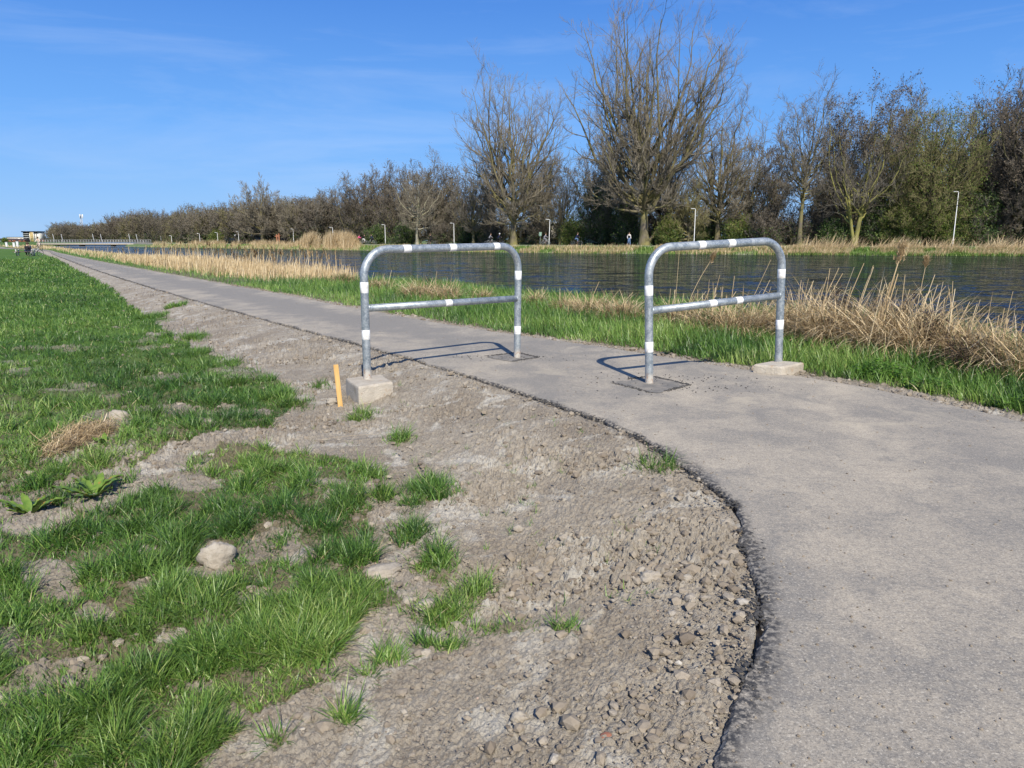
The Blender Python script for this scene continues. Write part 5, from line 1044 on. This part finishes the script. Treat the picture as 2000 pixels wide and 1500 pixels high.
# people and bicycles
def skin_mesh(name, joints, bones, mat, parent, root_j, sub=1):
    me = bpy.data.meshes.new(name); names_ = list(joints); me.from_pydata([joints[k][0] for k in names_], [(names_.index(a), names_.index(b)) for a, b in bones], []); me.materials.append(mat)
    o = bpy.data.objects.new(name, me); COL.objects.link(o); o.parent = parent; sk = o.modifiers.new('Skin', 'SKIN'); sk.use_smooth_shade = True
    for i, k in enumerate(names_): r = joints[k][1]; r = r if isinstance(r, tuple) else (r, r); me.skin_vertices[0].data[i].radius = r; me.skin_vertices[0].data[i].use_root = (k == root_j)
    ss = o.modifiers.new('Sub', 'SUBSURF'); ss.levels = sub; ss.render_levels = sub; return o
def person(loc, rz, pose, top_m, leg_m, hair_m, label, scale=1., helmet=None, sleeve=None, group='people on the far path'):
    root = empty('person', loc, rz); root.scale = (scale,) * 3
    if pose == 'ride': J = dict(pel=((-.08, 0, .98), .115), chest=((.14, 0, 1.32), (.15, .12)), neck=((.2, 0, 1.5), .05), head=((.25, 0, 1.64), .095), top=((.25, 0, 1.73), .07), shl=((.15, .18, 1.42), .055), ell=((.28, .25, 1.2), .042), hdl=((.52, .24, 1.12), .03), shr=((.15, -.18, 1.42), .055), elr=((.28, -.25, 1.2), .042), hdr=((.52, -.24, 1.12), .03),
                            hil=((-.04, .1, .92), .085), knl=((.28, .11, .74), .06), anl=((.1, .1, .36), .04), tol=((.24, .1, .3), .03), hir=((-.04, -.1, .92), .085), knr=((.27, -.11, .92), .06), anr=((.16, -.1, .58), .04), tor=((.3, -.1, .54), .03))
    elif pose == 'sit': J = dict(pel=((0, 0, .5), .12), chest=((.08, 0, .85), (.15, .12)), neck=((.12, 0, 1.03), .05), head=((.16, 0, 1.17), .095), top=((.16, 0, 1.26), .07), shl=((.08, .18, .95), .055), ell=((.15, .24, .72), .042), hdl=((.38, .14, .72), .03), shr=((.08, -.18, .95), .055), elr=((.15, -.24, .72), .042), hdr=((.38, -.14, .74), .03),
                            hil=((.05, .1, .48), .085), knl=((.45, .12, .48), .06), anl=((.45, .12, .1), .04), tol=((.6, .12, .05), .03), hir=((.05, -.1, .48), .085), knr=((.45, -.12, .48), .06), anr=((.42, -.12, .1), .04), tor=((.57, -.12, .05), .03))
    else: J = dict(pel=((0, 0, .95), .115), chest=((.02, 0, 1.3), (.15, .11)), neck=((.02, 0, 1.5), .05), head=((.04, 0, 1.64), .095), top=((.04, 0, 1.73), .07), shl=((.01, .19, 1.42), .055), ell=((0, .25, 1.13), .042), hdl=((.1, .24, .88), .03), shr=((.01, -.19, 1.42), .055), elr=((-.03, -.25, 1.13), .042), hdr=((.08, -.24, .88), .03),
                   hil=((0, .1, .9), .085), knl=((.1, .1, .5), .06), anl=((.2, .1, .1), .042), tol=((.34, .1, .04), .03), hir=((0, -.1, .9), .085), knr=((.02, -.1, .5), .06), anr=((-.18, -.1, .12), .042), tor=((-.05, -.1, .04), .03))
    Bn = [('pel', 'chest'), ('chest', 'neck'), ('neck', 'head'), ('head', 'top'), ('chest', 'shl'), ('shl', 'ell'), ('ell', 'hdl'), ('chest', 'shr'), ('shr', 'elr'), ('elr', 'hdr'), ('pel', 'hil'), ('hil', 'knl'), ('knl', 'anl'), ('anl', 'tol'), ('pel', 'hir'), ('hir', 'knr'), ('knr', 'anr'), ('anr', 'tor')]
    JB = {k: (v[0], v[1] if k in ('neck', 'head', 'top', 'hdl', 'hdr') else (tuple(q * .7 for q in v[1]) if isinstance(v[1], tuple) else v[1] * .7)) for k, v in J.items()}
    skin_mesh('body', JB, Bn, M['skin'], root, 'pel')
    up = lambda r, f: tuple(q * f for q in r) if isinstance(r, tuple) else r * f
    tk = ['pel', 'chest', 'shl', 'ell', 'shr', 'elr']; JT = {k: (J[k][0], up(J[k][1], 1.22)) for k in tk}
    for s in 'lr': e, h = np.array(J['el' + s][0]), np.array(J['hd' + s][0]); JT['wr' + s] = (tuple(e + (h - e) * .82), .043)
    sleeves = [('ell', 'wrl'), ('elr', 'wrr')]; skin_mesh('jacket', JT, [('pel', 'chest'), ('chest', 'shl'), ('shl', 'ell'), ('chest', 'shr'), ('shr', 'elr')] + sleeves, top_m, root, 'pel')
    if sleeve:
        JS = {k: (J[k][0], up(J[k][1], 1.38)) for k in ['shl', 'ell', 'shr', 'elr']}; JS.update({k: (JT[k][0], .05) for k in ('wrl', 'wrr')}); JS['c'] = (J['chest'][0], .1); skin_mesh('sleeves', JS, [('c', 'shl'), ('shl', 'ell'), ('ell', 'wrl'), ('c', 'shr'), ('shr', 'elr'), ('elr', 'wrr')], sleeve, root, 'c')
    JL = {k: (J[k][0], up(J[k][1], 1.2)) for k in ['pel', 'hil', 'knl', 'anl', 'hir', 'knr', 'anr']}; skin_mesh('trousers', JL, [('pel', 'hil'), ('hil', 'knl'), ('knl', 'anl'), ('pel', 'hir'), ('hir', 'knr'), ('knr', 'anr')], leg_m, root, 'pel')
    hd = np.array(J['top'][0]); mb = MB(); mb.ball(hd + (-.03, 0, -.045), .115, 3, sq=(1.05, 1, .95)); mb.build('helmet' if helmet else 'hair', helmet or hair_m, root)
    return tag(root, label, 'person', group)
def bicycle(loc, rz, col, label, lean=0., group='bicycles on the far path', scale=1.):
    root = empty('bicycle', loc, rz); root.rotation_euler = (lean, 0, rz); root.scale = (scale,) * 3; f = MB(); B, Sx, Hd = (.02, 0, .30), (-.12, 0, .80), (.42, 0, .82); rw, fw = (-.45, 0, .34), (.60, 0, .34)
    for p, q, r in ((B, Sx, .018), (B, Hd, .02), (Sx, Hd, .018), (B, rw, .012), (Sx, rw, .01), (Hd, fw, .014), (Hd, (.38, 0, 1.0), .014)): f.tube([p, q], r, 8)
    f.build('frame', col, root)
    for c in (rw, fw):
        w = MB(); a = np.linspace(0, 2 * pi, 33); w.tube([(c[0] + .325 * math.cos(t), 0, c[2] + .325 * math.sin(t)) for t in a], .02, 8, caps=False); ty = w.build('tyre', M['tyre_rubber'], root)
        w = MB(); w.tube([(c[0] + .30 * math.cos(t), 0, c[2] + .30 * math.sin(t)) for t in a], .008, 6, caps=False)
        for k in range(14): t = k * 2 * pi / 14; w.tube([(c[0] + .02 * math.cos(t), .02 * (-1) ** k, c[2] + .02 * math.sin(t)), (c[0] + .30 * math.cos(t), 0, c[2] + .30 * math.sin(t))], .003, 3)
        w.build('rim', M['galvanised_steel'], ty)
    s = MB(); s.tube([(-.12, 0, .80), (-.14, 0, .92)], .012, 8); s.ball((-.15, 0, .95), .12, 2, sq=(1.1, .7, .3)); s.build('saddle', M['black_paint'], root)
    h = MB(); h.tube([(.52, .28, 1.08), (.44, .18, 1.07), (.38, 0, 1.0), (.44, -.18, 1.07), (.52, -.28, 1.08)], .012, 8); h.build('handlebar', M['black_paint'], root); return tag(root, label, 'bicycle', group)
c_ = {k: cloth('cloth_' + k, v) for k, v in dict(pink=(.85, .06, .30), navy=(.02, .028, .075), black=(.014, .014, .018), white=(.78, .76, .74), grey=(.25, .25, .28), jeans=(.14, .22, .38), beige=(.62, .52, .45), sky=(.40, .55, .62)).items()}
def rider(px, off, rz, top, leg, what, bike, helmet=None, hz=0):
    X, Y, z = far_pt(px, off); z = .68; person((X, Y, z), rz, 'ride', c_[top], c_[leg], M['hair'], what, 1.03, helmet); bicycle((X, Y, z), rz, M['black_paint'] if bike[0] == 'b' else M['grey_paint'], bike[1])
rider(688, 4.4, pi - .2, 'beige', 'black', 'cyclist in a beige top left of the one in the pink jacket', ('b', 'dark bicycle under the cyclist in the beige top'))
rider(700, 4.8, -.1, 'pink', 'black', 'cyclist in a bright pink jacket', ('b', 'dark bicycle under the cyclist in the pink jacket'))
rider(710, 4.2, .15, 'black', 'white', 'cyclist in a black top and white trousers just right of the pink jacket', ('g', 'pale bicycle under the cyclist in white trousers'))
rider(728, 4.6, pi, 'navy', 'black', 'cyclist in dark blue clothes alone right of the pink jacket', ('g', 'grey bicycle under the lone dark blue cyclist'))
rider(843, 4.5, pi * .97, 'black', 'black', 'cyclist in dark clothes beside the cream barked tree', ('b', 'dark bicycle beside the cream barked tree'))
rider(956, 4.5, .05, 'grey', 'black', 'cyclist in a grey top, left one of the pair over the left barrier', ('g', 'grey bicycle of the left cyclist over the left barrier'))
rider(973, 4.5, .0, 'navy', 'black', 'cyclist in navy with white helmet, right one of the pair over the left barrier', ('b', 'black bicycle of the navy clad cyclist over the left barrier'), M['white_paint'])
rider(1063, 4.5, .1, 'grey', 'grey', 'cyclist in grey beside the leaning lamp post', ('g', 'bicycle beside the leaning lamp post'))
rider(1125, 4.2, -.1, 'navy', 'jeans', 'cyclist in navy top and blue jeans bending forward between the two poplars', ('b', 'bicycle under the cyclist in navy and jeans'))
X, Y, z = far_pt(1228, 4.6); person((X, Y, .68), -1.2, 'walk', c_['black'], c_['jeans'], M['hair'], 'walker in dark vest, white sleeves and jeans left of the tallest poplar', 1.04, None, c_['white'])

# ------------------------------------------------------------------ black parapet, globe lamps and rusty posts at the far bank
for px0, px1, lb in ((439, 468, 'long black solid parapet wall behind the reed tops, left of the oak'), (500, 512, 'short black wall piece left of the oak trunk'), (547, 562, 'black box like wall right of the oak with a dark opening')):
    X0, Y0, z0 = far_pt(px0, 8.5); X1, Y1, z1 = far_pt(px1, 8.5); root = empty('parapet_wall', ((X0 + X1) / 2, (Y0 + Y1) / 2, z0), math.atan2(Y1 - Y0, X1 - X0)); Ln = math.hypot(X1 - X0, Y1 - Y0); mb = MB(); mb.box((0, 0, .75), (Ln, .25, 1.3), bev=.02); mb.build('panel', M['black_paint'], root)
    mb = MB(); mb.box((0, 0, 1.44), (Ln + .1, .32, .07), bev=.01); mb.build('coping', M['black_paint'], root); tag(root, lb, 'wall', 'black walls behind the reeds')
for px, lb in ((460.5, 'globe lamp over the black parapet, leftmost and largest'), (477, 'globe lamp just right of the long black parapet'), (493, 'dim globe lamp halfway between parapet and oak'), (509.5, 'globe lamp left of the oak trunk'), (538, 'globe lamp right of the oak beside the rusty posts')):
    X, Y, z = far_pt(px, 9.5); top = ZT(457.5, Y) - z; root = empty('globe_lamp', (X, Y, z)); mb = MB(); mb.tube([(0, 0, 0), (0, 0, top - .5)], [.05, .04], 10); mb.build('post', M['black_paint'], root); mb = MB(); mb.ball((0, 0, top - .25), .26, 3); mb.build('globe', M['lamp_glass'], root); tag(root, lb, 'lamp', 'white globe lamps')
for px, lb, hh in ((541.5, 'left rusty brown wooden post beside the black box wall', 2.1), (546, 'right rusty brown wooden post with cross bar', 2.3)):
    X, Y, z = far_pt(px, 6.8); mb = MB(); mb.box((0, 0, hh / 2), (.26, .26, hh), bev=.02); mb.box((0, 0, hh * .8), (.9, .2, .16), bev=.02); o = mb.build('wooden_post', M['rust_wood'], None, False); o.location = (X, Y, z); tag(o, lb, 'post', 'rusty posts on the far bank')

# buildings and vehicle glimpsed through the wood
def hut(px, off, w, d, y0, y1, wall, roof, label, name='pavilion'):
    X, Y, z = far_pt(px, off); zt = ZT(y0, Y); zb = z; root = empty(name, (X, Y, z), -.25); h = zt - zb; mb = MB(); mb.box((0, 0, h / 2), (w, d, h)); mb.build('wall', wall, root)
    rf = MB(); rf.box((0, 0, h + .14), (w + .9, d + .9, .26), bev=.03); rf.build('roof', roof, root)
    for k in range(3): wb = MB(); wb.box((-w / 2 + w * (k + .5) / 3, -d / 2 - .02, h * .55), (w * .22, .06, h * .4)); wb.build('window', M['dark_glass'], root)
    tag(root, label, 'building')
hut(1052, 30, 6.5, 4, 438, 470, M['cream_render'], M['grey_paint'], 'small flat roofed building behind the trees beside the leaning lamp post'); hut(958, 26, 4.5, 3, 459, 474, M['bench_timber'], M['white_paint'], 'low hut with pale roof behind the pair of cyclists over the left barrier')
def van():
    X, Y, z = far_pt(1152, 24); root = empty('parked_van', (X, Y, z), .05); b = MB(); V = []
    prof = [(-2.4, .35), (2.3, .35), (2.45, .6), (2.4, .95), (1.7, 1.15), (1.15, 1.85), (-2.3, 1.95), (-2.45, 1.6)]
    for s in (-1, 1):
        for x, zz in prof: V.append((x, s * (.88 if zz < 1.2 else .78), zz))
    n = len(prof); b.add(V, [np.array([(i, (i + 1) % n, n + (i + 1) % n, n + i) for i in range(n)]), np.array([list(range(n))[::-1], list(range(n, 2 * n))])]); b.build('body', M['white_paint'], root, False)
    for x in (-1.5, 1.5):
        for s in (-1, 1):
            w = MB(); w.tube([(x, s * .72, .32), (x, s * .9, .32)], .32, 20); ty = w.build('wheel', M['tyre_rubber'], root); w = MB(); w.tube([(x, s * .89, .32), (x, s * .91, .32)], .18, 14); w.build('rim', M['grey_paint'], ty)
    for x0, x1 in ((-2.0, -.9), (-.7, .3), (.45, 1.15)):
        w = MB(); w.box(((x0 + x1) / 2, -.835, 1.5), (x1 - x0, .02, .42)); w.build('window', M['dark_glass'], root)
    tag(root, 'pale van parked among the trees left of the dark ivy clad shrub', 'van')
van()
X, Y, z = far_pt(1055, 12); root = empty('route_sign', (X, Y, z)); mb = MB(); mb.tube([(0, 0, 0), (0, 0, 2.0)], .035, 10); mb.build('post', M['grey_paint'], root); mb = MB(); mb.box((0, -.05, 1.75), (.42, .03, .6), bev=.01); mb.build('panel', M['mint_paint'], root); tag(root, 'small pale mint panel on a post left of the leaning lamp post', 'sign')

# ------------------------------------------------------------------ bridge, mast, town
def bridge():
    Y = 236.; x0, x1 = XF(78, Y, .6), XF(291, Y, .6); root = empty('footbridge', ((x0 + x1) / 2, Y, 0)); W2 = (x1 - x0) / 2; mb = MB(); zt = .52
    mb.box((0, 0, zt - .22), (2 * W2, 3.2, .36), bev=.03); mb.build('deck', M['concrete'], root); mb = MB(); mb.box((0, 0, zt - .52), (2 * W2 - 1, 2.4, .22)); mb.build('beam', M['bench_timber'], root)
    for px in (221, 254, 160): mb = MB(); x = XF(px, Y, .6) - (x0 + x1) / 2; mb.box((x, 0, -.45), (.7, 2.2, 1.2), bev=.05, top=1.5); mb.build('pier', M['bark_dark'], root)
    for s in (-1.5, 1.5):
        mb = MB()
        for z in (.35, .7, 1.12): mb.box((0, s, zt - .04 + z), (2 * W2, .06, .06))
        mb.build('rail', M['grey_paint'], root); mb = MB(); n = 40
        for k in range(n + 1): mb.box((-W2 + .06 + (2 * W2 - .12) * k / n, s, zt - .04 + .55), (.05, .05, 1.08))
        mb.build('balusters', M['grey_paint'], root)
    for px in (114, 191, 261):
        x = XF(px, Y, .6) - (x0 + x1) / 2
        for s in (-1.55, 1.55): mb = MB(); mb.tube([(x + s * .25 + .25, s, zt - .05), (x + s * .25 - .15, s, zt + 2.9)], [.10, .06], 10); mb.build('mast', M['grey_paint'], root)
    tag(root, 'long low footbridge with grey railings and paired slanting white masts', 'bridge')
bridge()
def telecom():
    Y = 480.; X = XF(162, Y, 5); z1 = ZT(419, Y); root = empty('telecom_mast', (X, Y, .3)); mb = MB(); H = z1 - .3
    for k in range(3): a = k * 2.094; mb.tube([(1.0 * math.cos(a), 1.0 * math.sin(a), 0), (.45 * math.cos(a), .45 * math.sin(a), H)], .14, 6)
    for j in range(9): z = H * j / 9; r = 1 - .55 * j / 9; mb.tube([(r * math.cos(q), r * math.sin(q), z) for q in (0, 2.094, 4.188, 6.283)], .07, 4)
    mb.build('lattice', M['grey_paint'], root)
    for k in range(3): a = k * 2.094 + .4; mb = MB(); mb.box((.95 * math.cos(a), .95 * math.sin(a), H - 1), (.6, .35, 2.2), rz=a, bev=.05); mb.build('antenna', M['white_paint'], root)
    tag(root, 'white topped telecom mast rising above the far wood', 'mast')
telecom()
def apartments():
    Y = 900.; X0, X1 = XF(52, Y, 5), XF(82, Y, 5); H = ZT(453.5, Y); w = X1 - X0; root = empty('apartment_block', ((X0 + X1) / 2, Y, 0)); secs = [(-.5, -.08, 'cream_render', 0), (-.08, .14, 'yellow_render', .6), (.14, .5, 'cream_render', .2)]
    for a, b, m, s in secs: mb = MB(); mb.box(((a + b) / 2 * w, s, H / 2), ((b - a) * w, 12, H)); mb.build('wall', M[m], root)
    for a, b in ((-.53, -.06), (.20, .52)): mb = MB(); mb.box(((a + b) / 2 * w, -.6, H + .5), ((b - a) * w, 15, 1.2)); mb.build('roof', M['black_paint'], root)
    fl = 5; fh = H / fl
    for k in range(1, fl):
        zc = fh * (k + .5)
        for a, b in ((-.46, -.32), (-.29, -.12), (-.04, .02), (.05, .11), (.2, .27), (.33, .40)):
            s = -6 if a < -.08 or a > .14 else -5.4; s = s + (.2 if a > .14 else 0); mb = MB(); mb.box(((a + b) / 2 * w, s - .06, zc + .15), ((b - a) * w * (1.25 if a < -.1 else 1), .2, fh * .6)); mb.build('window', M['black_paint'], root)
        mb = MB(); mb.box((-.3 * w, -6.9, zc - fh * .36), (.40 * w, 1.6, fh * .2)); mb.build('balcony', M['white_paint'], root)
    tag(root, 'five storey cream and yellow apartment block with dark overhanging roofs', 'building')
apartments()
def far_house(px0, px1, top, Y, wall, label, flat=False, roofm='roof_tile'):
    X0, X1 = XF(px0, Y, 2), XF(px1, Y, 2); H = ZT(top, Y); w = X1 - X0; root = empty('house', ((X0 + X1) / 2, Y, 0)); hw = H if flat else H * .6; mb = MB(); mb.box((0, 0, hw / 2), (w, 9, hw)); mb.build('wall', M[wall], root); mb = MB()
    if flat: mb.box((0, 0, hw + .2), (w + 1, 10, .5))
    else: mb.add([(-w / 2 - .3, -5, hw), (w / 2 + .3, -5, hw), (w / 2 + .3, 5, hw), (-w / 2 - .3, 5, hw), (-w / 2 - .3, 0, H), (w / 2 + .3, 0, H)], [np.array([(0, 1, 5, 4), (2, 3, 4, 5), (0, 3, 2, 1)]), np.array([(0, 4, 3), (1, 2, 5)])])
    mb.build('roof', M['dark_glass' if flat else roofm], root, False); n = max(2, int(w / 5))
    for k in range(n): mb = MB(); mb.box((-w / 2 + w * (k + .5) / n, -4.55, hw * .6), (w / n * .45, .2, hw * .35)); mb.build('window', M['dark_glass'], root)
    tag(root, label, 'building', 'low town buildings on the left horizon')
far_house(18, 50, 463.5, 960, 'cream_render', 'long low pale building with a dark flat roof left of the apartment block', True); far_house(15, 34, 465.5, 760, 'brick', 'row of brick houses in front of the long pale building, left part'); far_house(35, 53, 466, 740, 'brick', 'row of brick houses in front of the long pale building, right part')
far_house(-14, 4, 465.5, 820, 'white_paint', 'pale house cut by the left edge on the horizon'); far_house(83, 95, 465, 840, 'brick', 'dark house between the apartment block and the far wood')
for i, (px, top, hw, lb) in enumerate([(9, 465, 6, 'round olive tree left of the brick houses on the horizon'), (-8, 466, 6, 'far tree at the left edge of the horizon')]):
    Y = 520.; H = ZT(top, Y); T = grow(H, hw * Y / F, 600 + i, shape='round', lo=.2, n=(10, 6, 4, 3), r0=.2, twr=.05); place_tree('round_tree', T, (XF(px, Y), Y, 0), 'bark_dark', 'twig_olive', lb, None, [BUD('bud_leaf', 1200, .3, .4, 0)], seed=i)
# dike road on the left horizon
V = [(-220, 196, -.06), (-95, 176, -.05), (-95, 180, -.04), (-220, 201, -.05)]; o = mesh_obj('road', V, [np.array([[0, 1, 2, 3]])], M['far_road'], None, False); tag(o, 'pale cross road at the left horizon', None, None, 'structure')
for px, Y, h, lb in ((13.5, 170, 1.0, 'white marker post furthest left by the cross road'), (28, 160, .95, 'middle white marker post by the cross road'), (35, 158, 1.2, 'right white marker post by the cross road')):
    X = XF(px, Y, 0); mb = MB(); mb.box((0, 0, h / 2 - .1), (.45, .3, h + .2), bev=.04, top=.85); mb.box((0, 0, h + .04), (.55, .4, .08), bev=.02); o = mb.build('marker_post', M['white_paint'], None, False); o.location = (X, Y, float(base_h(np.array([X]), np.array([Y]))[0])); tag(o, lb, 'post', 'white marker posts')

# picnic bench with people and a bicycle, far along the path on the left
Yb = 76.; Xb = XF(50, Yb, 0); zb = -.2; root = empty('picnic_bench', (Xb, Yb, zb), .35)
for nm, y, z, w in (('table_top', 0, .72, .75), ('seat', -.75, .44, .28), ('seat', .75, .44, .28)):
    mb = MB()
    for k in range(3 if w > .5 else 1): ww = w / (3 if w > .5 else 1) - .02; mb.box((0, y - w / 2 + (k + .5) * w / (3 if w > .5 else 1), z), (1.9, ww, .05), bev=.008)
    mb.build(nm, M['bench_timber'], root)
for x in (-.7, .7): mb = MB(); mb.box((x, 0, .38), (.1, 1.75, .08), bev=.01); mb.box((x, -.42, .35), (.1, .09, .72), rx=.35); mb.box((x, .42, .35), (.1, .09, .72), rx=-.35); mb.build('leg', M['grey_paint'], root)
tag(root, 'wooden picnic bench on the meadow beside the far end of the path', 'bench')
person((XF(52, Yb - .6), Yb - .6, zb), 1.6, 'sit', c_['black'], c_['navy'], M['hair'], 'person in black sitting on the near side of the picnic bench', 1.05, None, None, 'people at the picnic bench')
person((XF(57, Yb + .9), Yb + .9, zb), -1.4, 'sit', c_['navy'], c_['black'], M['hair'], 'person in dark blue sitting on the far side of the picnic bench', 1.05, None, None, 'people at the picnic bench')
bicycle((XF(66, Yb - 2), Yb - 2, zb), 1.2, M['sky_frame'] if 'sky_frame' in MATS else M['grey_paint'], 'grey bicycle parked at the right end of the picnic bench', .12, 'bicycles by the picnic bench', 1.0)
Yc = 100.; Xc = XF(77, Yc); person((Xc, Yc, 0), -1.45, 'ride', c_['beige'], c_['beige'], M['hair'], 'cyclist in a pale beige jacket riding towards the viewer at the end of the path', 1.05, None, None, 'cyclist on the near path'); bicycle((Xc, Yc, 0), -1.45, M['black_paint'], 'dark bicycle ridden by the cyclist in the pale beige jacket', 0, 'bicycle on the near path')
print('objects', len(bpy.data.objects))
